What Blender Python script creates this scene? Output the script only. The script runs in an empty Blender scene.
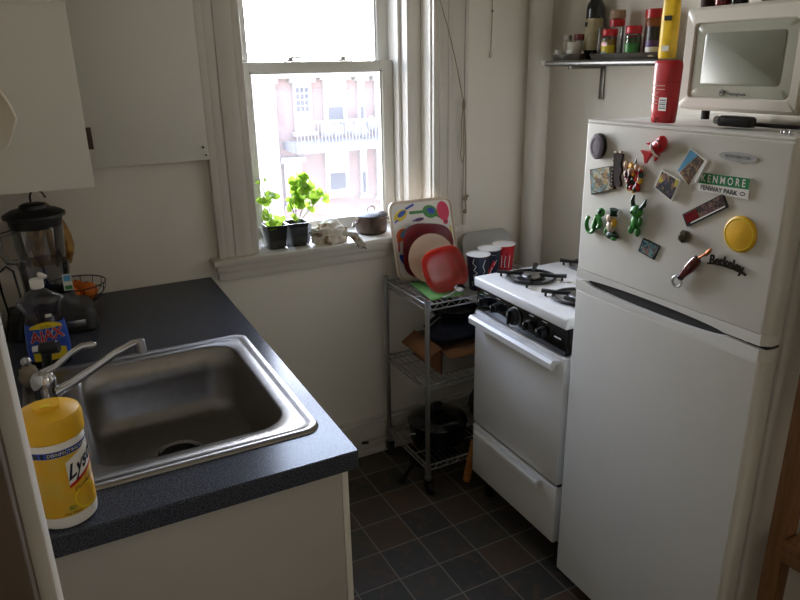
import bpy, bmesh, math, random
from mathutils import Vector, Matrix, noise
PI = math.pi
random.seed(7)
C = bpy.context.scene.collection

# ---------------------------------------------------------------- materials
def lin(c):
    r = []
    for v in c[:3]:
        v = v / 255.0
        r.append(v / 12.92 if v <= 0.04045 else ((v + 0.055) / 1.055) ** 2.4)
    return (r[0], r[1], r[2], 1.0)

def newmat(name):
    m = bpy.data.materials.new(name); m.use_nodes = True
    nt = m.node_tree
    return m, nt, nt.nodes['Principled BSDF'], nt.nodes['Material Output']

def mat(name, rgb, rough=0.5, metal=0.0, var=0.06, scale=12.0, spec=None, coat=0.0, trans=0.0, bump=0.0, bscale=60.0, rgb2=None, ior=None, alpha=None, sub=0.0, aniso=0.0):
    m, nt, b, out = newmat(name)
    N = nt.nodes.new; L = nt.links.new
    c1 = lin(rgb)
    if rgb2 is None:
        c2 = tuple(max(0, min(1, v * (1 - var * 2))) for v in c1[:3]) + (1,)
    else:
        c2 = lin(rgb2)
    tc = N('ShaderNodeTexCoord'); nz = N('ShaderNodeTexNoise'); nz.inputs['Scale'].default_value = scale
    nz.inputs['Detail'].default_value = 4
    L(tc.outputs['Object'], nz.inputs['Vector'])
    rp = N('ShaderNodeValToRGB'); rp.color_ramp.elements[0].position = 0.35; rp.color_ramp.elements[1].position = 0.65
    rp.color_ramp.elements[0].color = c1; rp.color_ramp.elements[1].color = c2
    L(nz.outputs['Fac'], rp.inputs['Fac']); L(rp.outputs['Color'], b.inputs['Base Color'])
    b.inputs['Roughness'].default_value = rough; b.inputs['Metallic'].default_value = metal
    if aniso:
        b.inputs['Anisotropic'].default_value = aniso; tv = N('ShaderNodeCombineXYZ'); tv.inputs[0].default_value = 1.0; L(tv.outputs[0], b.inputs['Tangent'])
    if spec is not None: b.inputs['Specular IOR Level'].default_value = spec
    if coat: b.inputs['Coat Weight'].default_value = coat; b.inputs['Coat Roughness'].default_value = 0.08
    if trans: b.inputs['Transmission Weight'].default_value = trans
    if ior: b.inputs['IOR'].default_value = ior
    if alpha is not None: b.inputs['Alpha'].default_value = alpha
    if sub:
        b.inputs['Subsurface Weight'].default_value = sub
    if bump:
        n2 = N('ShaderNodeTexNoise'); n2.inputs['Scale'].default_value = bscale; n2.inputs['Detail'].default_value = 3
        L(tc.outputs['Object'], n2.inputs['Vector'])
        bp = N('ShaderNodeBump'); bp.inputs['Strength'].default_value = bump; bp.inputs['Distance'].default_value = 0.002
        L(n2.outputs['Fac'], bp.inputs['Height']); L(bp.outputs['Normal'], b.inputs['Normal'])
    return m

def thin_glass(name, tint=(0.95, 0.97, 0.96), gloss=0.06, dirt=0.0, dirtcol=(0.9, 0.9, 0.9), rough=0.02):
    m, nt, b, out = newmat(name); N = nt.nodes.new; L = nt.links.new
    nt.nodes.remove(b)
    t = N('ShaderNodeBsdfTransparent'); t.inputs['Color'].default_value = (*tint, 1)
    g = N('ShaderNodeBsdfGlossy'); g.inputs['Roughness'].default_value = rough
    mx = N('ShaderNodeMixShader'); fr = N('ShaderNodeFresnel'); fr.inputs['IOR'].default_value = 1.45
    mt = N('ShaderNodeMath'); mt.operation = 'MULTIPLY'; mt.inputs[1].default_value = gloss / 0.04
    mt.use_clamp = True
    L(fr.outputs[0], mt.inputs[0]); L(mt.outputs[0], mx.inputs[0]); L(t.outputs[0], mx.inputs[1]); L(g.outputs[0], mx.inputs[2])
    last = mx
    if dirt:
        tl = N('ShaderNodeBsdfTranslucent'); tl.inputs['Color'].default_value = (*dirtcol, 1)
        m2 = N('ShaderNodeMixShader'); nz = N('ShaderNodeTexNoise'); nz.inputs['Scale'].default_value = 9
        nz.inputs['Detail'].default_value = 6
        tc = N('ShaderNodeTexCoord'); L(tc.outputs['Object'], nz.inputs['Vector'])
        mr = N('ShaderNodeMapRange'); mr.inputs['To Min'].default_value = dirt * 0.5; mr.inputs['To Max'].default_value = dirt * 1.5
        L(nz.outputs['Fac'], mr.inputs['Value']); L(mr.outputs[0], m2.inputs[0])
        L(mx.outputs[0], m2.inputs[1]); L(tl.outputs[0], m2.inputs[2]); last = m2
    L(last.outputs[0], out.inputs[0])
    return m

def tile_mat():
    m, nt, b, out = newmat('slate_tile'); N = nt.nodes.new; L = nt.links.new
    TS = 0.1525
    g = N('ShaderNodeNewGeometry'); mp = N('ShaderNodeVectorMath'); mp.operation = 'SUBTRACT'
    mp.inputs[1].default_value = (1.0068 - 20 * TS, -0.4619 - 30 * TS, 0)
    L(g.outputs['Position'], mp.inputs[0])
    sc = N('ShaderNodeVectorMath'); sc.operation = 'SCALE'; sc.inputs['Scale'].default_value = 1 / TS
    L(mp.outputs[0], sc.inputs[0])
    fl = N('ShaderNodeVectorMath'); fl.operation = 'FLOOR'; L(sc.outputs[0], fl.inputs[0])
    fr = N('ShaderNodeVectorMath'); fr.operation = 'FRACTION'; L(sc.outputs[0], fr.inputs[0])
    wn = N('ShaderNodeTexWhiteNoise'); wn.noise_dimensions = '2D'; L(fl.outputs[0], wn.inputs['Vector'])
    cell = N('ShaderNodeValToRGB'); cr = cell.color_ramp
    cr.elements[0].color = lin((66, 64, 56)); cr.elements[1].color = lin((80, 66, 52))
    for p_, c_ in ((0.3, (52, 50, 46)), (0.55, (78, 72, 60)), (0.72, (60, 60, 58)), (0.85, (84, 66, 50))):
        e = cr.elements.new(p_); e.color = lin(c_)
    L(wn.outputs['Value'], cell.inputs['Fac'])
    nz = N('ShaderNodeTexNoise'); nz.inputs['Scale'].default_value = 14; nz.inputs['Detail'].default_value = 8; nz.inputs['Roughness'].default_value = 0.65
    nz.inputs['Distortion'].default_value = 1.2
    L(g.outputs['Position'], nz.inputs['Vector'])
    rust = N('ShaderNodeMix'); rust.data_type = 'RGBA'; rust.inputs['B'].default_value = lin((98, 74, 50))
    mr = N('ShaderNodeMapRange'); mr.inputs['From Min'].default_value = 0.5; mr.inputs['From Max'].default_value = 0.7; mr.inputs['To Max'].default_value = 0.75
    L(nz.outputs['Fac'], mr.inputs['Value']); L(mr.outputs[0], rust.inputs['Factor']); L(cell.outputs[0], rust.inputs['A'])
    sx = N('ShaderNodeSeparateXYZ'); L(fr.outputs[0], sx.inputs[0])
    def edge(s):
        a = N('ShaderNodeMath'); a.operation = 'SUBTRACT'; a.inputs[1].default_value = 0.5; L(s, a.inputs[0])
        c = N('ShaderNodeMath'); c.operation = 'ABSOLUTE'; L(a.outputs[0], c.inputs[0])
        d = N('ShaderNodeMath'); d.operation = 'GREATER_THAN'; d.inputs[1].default_value = 0.484; L(c.outputs[0], d.inputs[0])
        return d.outputs[0]
    mxn = N('ShaderNodeMath'); mxn.operation = 'MAXIMUM'; L(edge(sx.outputs[0]), mxn.inputs[0]); L(edge(sx.outputs[1]), mxn.inputs[1])
    fin = N('ShaderNodeMix'); fin.data_type = 'RGBA'; fin.inputs['B'].default_value = lin((124, 118, 104))
    L(mxn.outputs[0], fin.inputs['Factor']); L(rust.outputs['Result'], fin.inputs['A'])
    L(fin.outputs['Result'], b.inputs['Base Color'])
    b.inputs['Roughness'].default_value = 0.55
    bp = N('ShaderNodeBump'); bp.inputs['Strength'].default_value = 0.25; bp.inputs['Distance'].default_value = 0.003
    L(nz.outputs['Fac'], bp.inputs['Height']); L(bp.outputs['Normal'], b.inputs['Normal'])
    return m

def brick_mat():
    m, nt, b, out = newmat('brick'); N = nt.nodes.new; L = nt.links.new
    tc = N('ShaderNodeTexCoord'); sp = N('ShaderNodeSeparateXYZ'); cb = N('ShaderNodeCombineXYZ')
    L(tc.outputs['Object'], sp.inputs[0]); L(sp.outputs[0], cb.inputs[0]); L(sp.outputs[2], cb.inputs[1])
    bt = N('ShaderNodeTexBrick'); bt.inputs['Scale'].default_value = 4.0
    bt.inputs['Color1'].default_value = lin((58, 38, 35)); bt.inputs['Color2'].default_value = lin((50, 35, 33))
    bt.inputs['Mortar'].default_value = lin((60, 48, 45)); bt.inputs['Mortar Size'].default_value = 0.015
    L(cb.outputs[0], bt.inputs['Vector']); L(bt.outputs['Color'], b.inputs['Base Color'])
    b.inputs['Roughness'].default_value = 0.9
    return m

def laminate_mat():
    m, nt, b, out = newmat('speckled_laminate'); N = nt.nodes.new; L = nt.links.new
    tc = N('ShaderNodeTexCoord'); nz = N('ShaderNodeTexNoise'); nz.inputs['Scale'].default_value = 420; nz.inputs['Detail'].default_value = 2
    L(tc.outputs['Object'], nz.inputs['Vector'])
    rp = N('ShaderNodeValToRGB'); cr = rp.color_ramp
    cr.elements[0].position = 0.36; cr.elements[0].color = lin((42, 44, 50)); cr.elements[1].position = 0.66; cr.elements[1].color = lin((92, 96, 104))
    e = cr.elements.new(0.5); e.color = lin((64, 68, 78))
    L(nz.outputs['Fac'], rp.inputs['Fac']); L(rp.outputs[0], b.inputs['Base Color'])
    b.inputs['Roughness'].default_value = 0.2; b.inputs['Specular IOR Level'].default_value = 0.13
    return m

def wood_mat(name, c1, c2, axis_scale=(3, 3, 30), rough=0.55):
    m, nt, b, out = newmat(name); N = nt.nodes.new; L = nt.links.new
    tc = N('ShaderNodeTexCoord'); mp = N('ShaderNodeMapping'); mp.inputs['Scale'].default_value = axis_scale
    L(tc.outputs['Object'], mp.inputs[0]); nz = N('ShaderNodeTexNoise'); nz.inputs['Scale'].default_value = 2.5; nz.inputs['Detail'].default_value = 6
    nz.inputs['Distortion'].default_value = 1.0
    L(mp.outputs[0], nz.inputs['Vector']); rp = N('ShaderNodeValToRGB'); rp.color_ramp.elements[0].position = .3; rp.color_ramp.elements[1].position = .7
    rp.color_ramp.elements[0].color = lin(c1); rp.color_ramp.elements[1].color = lin(c2)
    L(nz.outputs['Fac'], rp.inputs[0]); L(rp.outputs[0], b.inputs['Base Color']); b.inputs['Roughness'].default_value = rough
    return m

def patch_mat(name, cols, scale=30, rough=0.4):
    """irregular coloured patches: printed pictures, patterned cloth"""
    m, nt, b, out = newmat(name); N = nt.nodes.new; L = nt.links.new
    tc = N('ShaderNodeTexCoord'); v = N('ShaderNodeTexVoronoi'); v.inputs['Scale'].default_value = scale
    nz = N('ShaderNodeTexNoise'); nz.inputs['Scale'].default_value = scale * .8
    ad = N('ShaderNodeMix'); ad.data_type = 'RGBA'; ad.inputs['Factor'].default_value = 0.03
    L(tc.outputs['Object'], nz.inputs['Vector']); L(tc.outputs['Object'], ad.inputs['A']); L(nz.outputs['Color'], ad.inputs['B'])
    L(ad.outputs['Result'], v.inputs['Vector'])
    sp = N('ShaderNodeSeparateColor'); L(v.outputs['Color'], sp.inputs[0])
    rp = N('ShaderNodeValToRGB'); cr = rp.color_ramp; cr.interpolation = 'CONSTANT'
    cr.elements[0].color = lin(cols[0]); cr.elements[1].position = 1 - 1 / len(cols); cr.elements[1].color = lin(cols[-1])
    for i, c in enumerate(cols[1:-1]):
        e = cr.elements.new((i + 1) / len(cols)); e.color = lin(c)
    L(sp.outputs[0], rp.inputs[0]); L(rp.outputs[0], b.inputs['Base Color']); b.inputs['Roughness'].default_value = rough
    return m

def leaf_mat():
    m, nt, b, out = newmat('leaf'); N = nt.nodes.new; L = nt.links.new
    b.inputs['Base Color'].default_value = lin((104, 146, 40)); b.inputs['Roughness'].default_value = 0.5
    t = N('ShaderNodeBsdfTranslucent'); t.inputs['Color'].default_value = lin((180, 215, 80))
    mx = N('ShaderNodeMixShader'); mx.inputs[0].default_value = 0.5
    L(b.outputs[0], mx.inputs[1]); L(t.outputs[0], mx.inputs[2]); L(mx.outputs[0], out.inputs[0])
    return m

M = {}
M['wall'] = mat('wall_paint', (235, 230, 219), 0.7, var=0.015, scale=2, bump=0.08, bscale=25)
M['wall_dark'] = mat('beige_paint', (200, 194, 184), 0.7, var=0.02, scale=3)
M['ceil'] = mat('ceiling_paint', (236, 232, 222), 0.8, var=0.02, scale=2)
M['trim'] = mat('trim_paint', (212, 207, 197), 0.4, var=0.02, scale=5)
M['sash'] = mat('sash_paint', (214, 211, 201), 0.35, var=0.02, scale=5)
M['cab'] = mat('cabinet_paint', (226, 223, 213), 0.45, var=0.015, scale=3)
M['cabside'] = mat('cabinet_laminate', (182, 179, 172), 0.5, var=0.02, scale=3)
M['floor'] = tile_mat()
M['brick'] = brick_mat()
M['laminate'] = laminate_mat()
M['steel'] = mat('brushed_steel', (152, 149, 146), 0.36, 1.0, var=0.05, scale=40, aniso=0.85)
M['rail'] = mat('rail_metal', (132, 130, 126), 0.4, 1.0, var=0.05)
M['chrome'] = mat('chrome', (200, 200, 202), 0.1, 1.0, var=0.01)
M['chrome_dull'] = mat('dull_chrome', (188, 188, 186), 0.3, 1.0, var=0.05)
M['dark_metal'] = mat('dark_metal', (70, 68, 66), 0.4, 0.9, var=0.1)
M['pewter'] = mat('pewter', (120, 116, 110), 0.35, 0.9, var=0.1)
M['black'] = mat('black_plastic', (16, 16, 17), 0.4, var=0.1)
M['black_gloss'] = mat('black_gloss', (12, 12, 13), 0.12, var=0.1)
M['iron'] = mat('cast_iron', (18, 18, 18), 0.5, 0.0, var=0.2, bump=0.1)
M['white'] = mat('white_enamel', (232, 231, 228), 0.22, var=0.01)
M['fridge'] = mat('fridge_enamel', (218, 215, 206), 0.42, var=0.01, bump=0.12, bscale=500)
M['fridge_trim'] = mat('fridge_trim', (226, 223, 215), 0.35, var=0.015)
M['micro'] = mat('microwave_plastic', (218, 211, 198), 0.35, var=0.01)
M['micro_glass'] = mat('microwave_window', (168, 168, 150), 0.3, var=0.03)
M['micro_screen'] = mat('microwave_screen', (146, 148, 132), 0.35, var=0.05, scale=400)
M['seal'] = mat('grey_gasket', (70, 70, 68), 0.7)
M['shadow'] = mat('dark_recess_shade', (34, 33, 32), 0.6)  # near-black colour paints the shade in gaps, recesses and the drain hole
M['red'] = mat('red_plastic', (196, 22, 30), 0.3, var=0.08, coat=0.3)
M['red_dark'] = mat('dark_red_ceramic', (120, 22, 28), 0.25, var=0.08, coat=0.3)
M['red_cup'] = mat('red_paper', (190, 28, 40), 0.5)
M['red_clear'] = mat('translucent_red', (176, 50, 42), 0.22, var=0.1, scale=20, coat=0.4, sub=0.2)
M['cream'] = mat('cream_ceramic', (220, 204, 184), 0.3, var=0.03, coat=0.3)
M['green'] = mat('green_plastic', (60, 150, 60), 0.35, var=0.2, scale=60)
M['green_dark'] = mat('dark_green', (20, 70, 44), 0.4, var=0.2, scale=60)
M['green_sign'] = mat('green_sign', (34, 130, 72), 0.4, var=0.03)
M['green_cloth'] = mat('green_cloth', (112, 168, 88), 0.8, var=0.1, scale=80)
M['blue'] = mat('blue_print', (40, 84, 190), 0.4)
M['lightblue'] = mat('light_blue_print', (92, 168, 214), 0.4)
M['navy'] = mat('navy_paper', (22, 32, 52), 0.35)
M['yellow'] = mat('yellow_plastic', (232, 178, 24), 0.4, var=0.04)
M['yellow_label'] = mat('yellow_label', (226, 170, 30), 0.35, rgb2=(214, 176, 60), scale=25)
M['yellow_print'] = mat('yellow_print', (236, 210, 40), 0.4)
M['bag_yellow'] = mat('yellow_foil_bag', (226, 184, 34), 0.35, var=0.1, scale=20)
M['orange_print'] = mat('orange_print', (232, 110, 50), 0.4)
M['pink'] = mat('pink_print', (222, 40, 90), 0.4)
M['orange'] = mat('orange_peel', (236, 122, 30), 0.5, bump=0.4, bscale=300)
M['banana'] = mat('banana_skin', (190, 146, 62), 0.55, rgb2=(120, 80, 36), scale=30)
M['white_print'] = mat('white_print', (236, 234, 228), 0.45, var=0.01)
M['black_print'] = mat('black_print', (20, 20, 22), 0.5)
M['grey_tray'] = mat('grey_tray', (178, 178, 176), 0.3, var=0.03, coat=0.3)
M['wood'] = wood_mat('pine_wood', (140, 100, 64), (112, 76, 46), (30, 30, 3))
M['wood_handle'] = wood_mat('handle_wood', (196, 130, 66), (150, 90, 40))
M['cardboard'] = mat('cardboard', (146, 98, 62), 0.8, var=0.05)
M['box_grey'] = mat('grey_box_paper', (140, 134, 124), 0.7)
M['bag'] = mat('black_bag', (20, 20, 24), 0.45, bump=0.5, bscale=30)
M['navy_cloth'] = mat('navy_cloth', (26, 30, 48), 0.7)
M['rubber'] = mat('rubber', (18, 18, 18), 0.7)
M['glass_pane'] = thin_glass('window_pane', (0.97, 0.98, 0.98), 0.03)
M['glass_dirty'] = thin_glass('dusty_window_pane', (0.95, 0.95, 0.96), 0.03, dirt=0.022)
M['jar'] = thin_glass('clear_jar', (0.88, 0.88, 0.88), 0.09, dirt=0.07, dirtcol=(.6, .6, .6))
M['smoke_jar'] = thin_glass('smoky_jar', (0.62, 0.62, 0.64), 0.08, dirt=0.04, dirtcol=(.4, .4, .4))
M['bottle_clear'] = thin_glass('clear_bottle', (0.55, 0.53, 0.58), 0.08, dirt=0.08, dirtcol=(.5, .48, .52))
M['tray_clear'] = thin_glass('clear_tray', (0.85, 0.87, 0.87), 0.1, dirt=0.1)
M['oil'] = mat('dark_bottle_glass', (10, 14, 10), 0.08, coat=0.6)
M['label_tan'] = mat('tan_label', (190, 178, 140), 0.6, rgb2=(168, 156, 118), scale=60)
M['label_white'] = mat('white_label', (216, 212, 200), 0.6)
M['brown_jar'] = mat('brown_powder_jar', (150, 84, 34), 0.3, var=0.1, coat=0.4)
M['tan_cap'] = mat('tan_cap', (170, 140, 110), 0.5)
M['seasoning'] = mat('seasoning', (214, 190, 110), 0.8, rgb2=(190, 150, 70), scale=200)
M['herbs'] = mat('herbs', (60, 110, 60), 0.8, rgb2=(110, 130, 80), scale=200)
M['purple'] = mat('purple_print', (80, 50, 100), 0.5)
M['grey_purple'] = mat('grey_purple_stone', (120, 108, 120), 0.6, var=0.1, scale=60)
M['soil'] = mat('potting_soil', (44, 34, 26), 0.95, var=0.3, scale=200, bump=1, bscale=200)
M['leaf'] = leaf_mat()
M['stem'] = mat('plant_stem', (120, 150, 60), 0.6)
M['rag'] = patch_mat('patterned_cloth', [(226, 218, 204), (214, 204, 186), (150, 124, 96), (222, 212, 196), (232, 226, 214)], 42, 0.9)
M['towel'] = mat('towel_cloth', (212, 206, 196), 0.9, rgb2=(200, 184, 156), scale=14, bump=0.6, bscale=200)
M['pot_brown'] = mat('dark_copper_pot', (80, 66, 56), 0.35, 0.7, var=0.15, scale=30)
M['cord'] = mat('twine', (150, 136, 112), 0.8)
M['picture1'] = patch_mat('tile_picture', [(120, 160, 170), (180, 150, 90), (90, 130, 120), (200, 190, 160), (110, 80, 60)], 120)
M['picture2'] = patch_mat('photo_print', [(90, 70, 110), (200, 180, 60), (60, 60, 70), (150, 110, 80), (40, 40, 50)], 90)
M['picture3'] = patch_mat('poster_print', [(60, 34, 30), (90, 60, 50), (34, 22, 22), (120, 90, 80)], 130)
M['picture4'] = patch_mat('teal_print', [(40, 90, 96), (110, 150, 150), (30, 60, 70), (140, 110, 100)], 150)
M['picture5'] = patch_mat('street_print', [(110, 78, 54), (80, 60, 50), (150, 120, 84), (60, 46, 40)], 100)
M['brown_strip'] = mat('dark_brown_resin', (52, 34, 24), 0.8, var=0.2, scale=80)
M['brown_bottle'] = mat('brown_bottle_enamel', (96, 34, 26), 0.2, var=0.1, coat=0.5)
M['copper'] = mat('copper', (190, 120, 80), 0.35, 0.8)
M['bronze'] = mat('bronze_letters', (52, 44, 34), 0.4, 0.7)
M['gem'] = mat('pewter_gem', (110, 104, 84), 0.25, 0.8, var=0.2, scale=200)
M['skin'] = mat('pale_resin', (222, 190, 160), 0.5)
M['brass'] = mat('brown_hinge', (72, 54, 46), 0.5, 0.4)
M['orange_lid'] = mat('orange_cloth', (180, 100, 50), 0.7)
M['ext_white'] = mat('white_facade', (86, 84, 83), 0.8)
M['ext_glass'] = mat('facade_glass', (34, 36, 42), 0.95, spec=0.05)
M['ext_grey'] = mat('grey_rail', (46, 47, 54), 0.7)
M['asphalt'] = mat('asphalt', (60, 59, 58), 0.9)
M['liquid'] = mat('dish_soap_liquid', (86, 60, 66), 0.2, var=0.02)
M['beige'] = mat('scouring_fibre', (164, 150, 128), 0.95, bump=1, bscale=150)
M['slab_brown'] = mat('dark_brown_slab', (92, 76, 62), 0.6)
M['paper_white'] = mat('paper', (230, 228, 222), 0.7)

# ---------------------------------------------------------------- mesh builder
class MB:
    def __init__(s):
        s.v = []; s.f = []; s.fm = []; s.mats = []; s.cur = 0; s.X = Matrix.Identity(4)
    def m(s, key):
        mt = M[key]
        if mt not in s.mats: s.mats.append(mt)
        s.cur = s.mats.index(mt); return s
    def xf(s, X): s.X = X; return s
    def raw(s, vs, fs):
        o = len(s.v)
        s.v.extend([s.X @ Vector(v) for v in vs])
        for f in fs: s.f.append([i + o for i in f]); s.fm.append(s.cur)
        return s
    def frombm(s, bm):
        bm.verts.ensure_lookup_table(); bm.verts.index_update()
        s.raw([v.co.copy() for v in bm.verts], [[v.index for v in f.verts] for f in bm.faces]); bm.free(); return s
    def box(s, a, b, bev=0.0, seg=2):
        x0, x1 = sorted((a[0], b[0])); y0, y1 = sorted((a[1], b[1])); z0, z1 = sorted((a[2], b[2]))
        bm = bmesh.new(); bmesh.ops.create_cube(bm, size=1)
        for v in bm.verts:
            v.co = Vector(((x0 + x1) / 2 + v.co.x * (x1 - x0), (y0 + y1) / 2 + v.co.y * (y1 - y0), (z0 + z1) / 2 + v.co.z * (z1 - z0)))
        if bev: bmesh.ops.bevel(bm, geom=bm.edges[:] + bm.verts[:], offset=min(bev, .49 * min(x1 - x0, y1 - y0, z1 - z0)), segments=seg, affect='EDGES', profile=0.5)
        return s.frombm(bm)
    def loft(s, rings, cap0=True, cap1=True, closed=False):
        n = len(rings[0]); vs = [p for r in rings for p in r]; fs = []
        K = len(rings)
        for k in range(K if closed else K - 1):
            a = k * n; b = ((k + 1) % K) * n
            for i in range(n):
                j = (i + 1) % n; fs.append([a + i, a + j, b + j, b + i])
        if not closed:
            if cap0: fs.append(list(range(n))[::-1])
            if cap1: fs.append([(K - 1) * n + i for i in range(n)])
        return s.raw(vs, fs)
    def lathe(s, prof, c=(0, 0, 0), seg=32, axis='z', cap0=True, cap1=True, R=None):
        rings = []
        for r, z in prof:
            ring = []
            for i in range(seg):
                a = 2 * PI * i / seg; p = Vector((max(r, 1e-5) * math.cos(a), max(r, 1e-5) * math.sin(a), z))
                if axis == 'x': p = Vector((p.z, p.x, p.y))
                elif axis == 'y': p = Vector((p.y, p.z, p.x))
                if R is not None: p = R @ p
                ring.append(Vector(c) + p)
            rings.append(ring)
        return s.loft(rings, cap0, cap1)
    def cyl(s, p0, p1, r0, r1=None, seg=20, bev=0.0):
        p0 = Vector(p0); p1 = Vector(p1); d = p1 - p0; L = d.length
        R = d.to_track_quat('Z', 'Y').to_matrix(); r1 = r0 if r1 is None else r1
        pr = [(r0, 0), (r1, L)] if not bev else [(r0 - bev, 0), (r0, bev), (r1, L - bev), (r1 - bev, L)]
        return s.lathe(pr, p0, seg, R=R)
    def tube(s, pts, r, seg=8, closed=False, taper=None):
        pts = [Vector(p) for p in pts]; n = len(pts); rings = []; up = None
        for i, p in enumerate(pts):
            if closed: t = pts[(i + 1) % n] - pts[(i - 1) % n]
            else: t = pts[min(i + 1, n - 1)] - pts[max(i - 1, 0)]
            if t.length < 1e-9: t = Vector((0, 0, 1))
            t.normalize()
            if up is None:
                up = Vector((0, 0, 1)) if abs(t.z) < .9 else Vector((1, 0, 0))
            sd = t.cross(up).normalized(); up = sd.cross(t).normalized()
            rr = r if taper is None else r * taper[i]
            rings.append([p + sd * rr * math.cos(2 * PI * k / seg) + up * rr * math.sin(2 * PI * k / seg) for k in range(seg)])
        return s.loft(rings, closed=closed)
    def prism(s, poly, t0, t1, X=None):
        """poly in local (u,v), extruded along w; X maps (u,v,w) to space"""
        X = X or Matrix.Identity(4); n = len(poly)
        vs = [X @ Vector((u, v, t0)) for u, v in poly] + [X @ Vector((u, v, t1)) for u, v in poly]
        fs = [list(range(n))[::-1], [n + i for i in range(n)]] + [[i, (i + 1) % n, n + (i + 1) % n, n + i] for i in range(n)]
        return s.raw(vs, fs)
    def ball(s, c, r, seg=20, rings=12, nz=0.0, ns=8, R=None):
        if not hasattr(r, '__len__'): r = (r, r, r)
        bm = bmesh.new(); bmesh.ops.create_uvsphere(bm, u_segments=seg, v_segments=rings, radius=1)
        for v in bm.verts:
            p = v.co.copy()
            if nz: p *= 1 + nz * noise.noise(p * ns * .3 + Vector(c) * 7)
            p = Vector((p.x * r[0], p.y * r[1], p.z * r[2]))
            if R is not None: p = R @ p
            v.co = Vector(c) + p
        return s.frombm(bm)
    def text(s, txt, size, X, depth=0.0006, fn=None, shear=0.0, sx=1.0, align='CENTER', off=0.0):
        cu = bpy.data.curves.new('t', 'FONT'); cu.body = txt; cu.size = size; cu.align_x = align; cu.align_y = 'CENTER'
        cu.shear = shear; cu.resolution_u = 3; cu.offset = off
        o = bpy.data.objects.new('t', cu); C.objects.link(o)
        dg = bpy.context.evaluated_depsgraph_get(); me = bpy.data.meshes.new_from_object(o.evaluated_get(dg))
        vs = [Vector((v.co.x * sx, v.co.y, 0)) for v in me.vertices]; fs = [list(p.vertices) for p in me.polygons]
        bpy.data.objects.remove(o); bpy.data.curves.remove(cu); bpy.data.meshes.remove(me)
        if fn: vs = [Vector(fn(v.x, v.y)) for v in vs]
        else: vs = [X @ Vector((v.x, v.y, depth)) for v in vs]
        return s.raw(vs, fs)
    def build(s, name, parent=None, bevel=0, smooth=40):
        me = bpy.data.meshes.new(name)
        me.from_pydata([tuple(v) for v in s.v], [], s.f)
        for mt in s.mats: me.materials.append(mt)
        me.polygons.foreach_set('material_index', s.fm)
        bm = bmesh.new(); bm.from_mesh(me); bmesh.ops.recalc_face_normals(bm, faces=bm.faces[:]); bm.to_mesh(me); bm.free()
        me.update()
        me.polygons.foreach_set('use_smooth', [True] * len(me.polygons)); me.set_sharp_from_angle(angle=math.radians(smooth))
        o = bpy.data.objects.new(name, me); C.objects.link(o)
        if parent is not None: o.parent = parent
        if bevel:
            b = o.modifiers.new('b', 'BEVEL'); b.width = bevel; b.segments = 2; b.limit_method = 'ANGLE'
        return o

def thing(name, label, cat, loc=(0, 0, 0), rz=0.0, group=None):
    o = bpy.data.objects.new(name, None); C.objects.link(o); o.location = loc; o.rotation_euler = (0, 0, rz)
    o['label'] = label; o['category'] = cat; o.empty_display_size = .05
    if group: o['group'] = group
    return o
def tag(o, label, cat, group=None, kind=None):
    o['label'] = label; o['category'] = cat
    if group: o['group'] = group
    if kind: o['kind'] = kind
    return o
def struct(o, label=None, cat=None):
    o['kind'] = 'structure'
    if label: o['label'] = label
    if cat: o['category'] = cat
    return o
def sub_empty(name, parent, loc=(0, 0, 0)):
    o = bpy.data.objects.new(name, None); C.objects.link(o); o.parent = parent; o.location = loc; return o

def rr(cx, cy, z, hx, hy, r, n=6):
    """rounded rectangle ring, counter-clockwise"""
    r = min(r, hx, hy); out = []
    for q, (sx, sy) in enumerate(((1, 1), (-1, 1), (-1, -1), (1, -1))):
        for k in range(n + 1):
            a = PI / 2 * (q + k / n)
            out.append(Vector((cx + sx * (hx - r) + r * math.cos(a), cy + sy * (hy - r) + r * math.sin(a), z)))
    return out
def sup(cx, cy, z, hx, hy, p=2.6, n=28):
    out = []
    for i in range(n):
        a = 2 * PI * i / n; c, s = math.cos(a), math.sin(a)
        out.append(Vector((cx + hx * math.copysign(abs(c) ** (2 / p), c), cy + hy * math.copysign(abs(s) ** (2 / p), s), z)))
    return out
def rot2(th, a, b): return (math.cos(th) * a - math.sin(th) * b, math.sin(th) * a + math.cos(th) * b)

# ================================================================ SETTING
XR = 2.14; ZC = 2.55; YB = -4.2
b = MB().m('floor').box((-.1, YB, -.1), (3.4, .25, 0)); struct(b.build('floor'), 'dark slate-look square vinyl tile floor', 'floor')
b = MB().m('ceil').box((-.1, YB, ZC), (3.4, .25, ZC + .1)); struct(b.build('ceiling'), 'white painted ceiling', 'ceiling')
OX0, OX1, OZ0, OZ1 = .832, 1.58, .95, 2.28
b = MB().m('wall')
b.box((-.1, 0, 0), (OX0, .25, ZC)).box((OX1, 0, 0), (XR + .1, .25, ZC)).box((OX0, 0, 0), (OX1, .25, OZ0)).box((OX0, 0, OZ1), (OX1, .25, ZC))
struct(b.build('wall_north'), 'cream painted wall with the window opening', 'wall')
b = MB().m('wall').box((-.1, YB, 0), (0, 0, ZC)); struct(b.build('wall_left'), 'cream painted wall behind the sink counter', 'wall')
b = MB().m('wall').box((XR, -2.35, 0), (XR + .1, 0, ZC)); struct(b.build('wall_right'), 'cream painted wall behind stove and fridge', 'wall')
b = MB().m('wall').box((-.1, YB - .1, 0), (3.4, YB, ZC)).box((3.3, YB, 0), (3.4, -2.35, ZC)).box((XR, -2.35, 0), (3.4, -2.25, ZC)); struct(b.build('wall_south'), 'cream painted wall behind the viewer', 'wall')
# baseboard with moulding steps
b = MB().m('trim').box((.64, -.016, 0), (XR, 0, .15), .002).box((.64, -.024, 0), (XR, -.016, .03), .003).box((.64, -.022, .148), (XR, 0, .163), .003).box((.64, -.012, .163), (XR, 0, .178), .003)
struct(b.build('baseboard_north'), 'white moulded baseboard under the window', 'baseboard')
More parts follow.
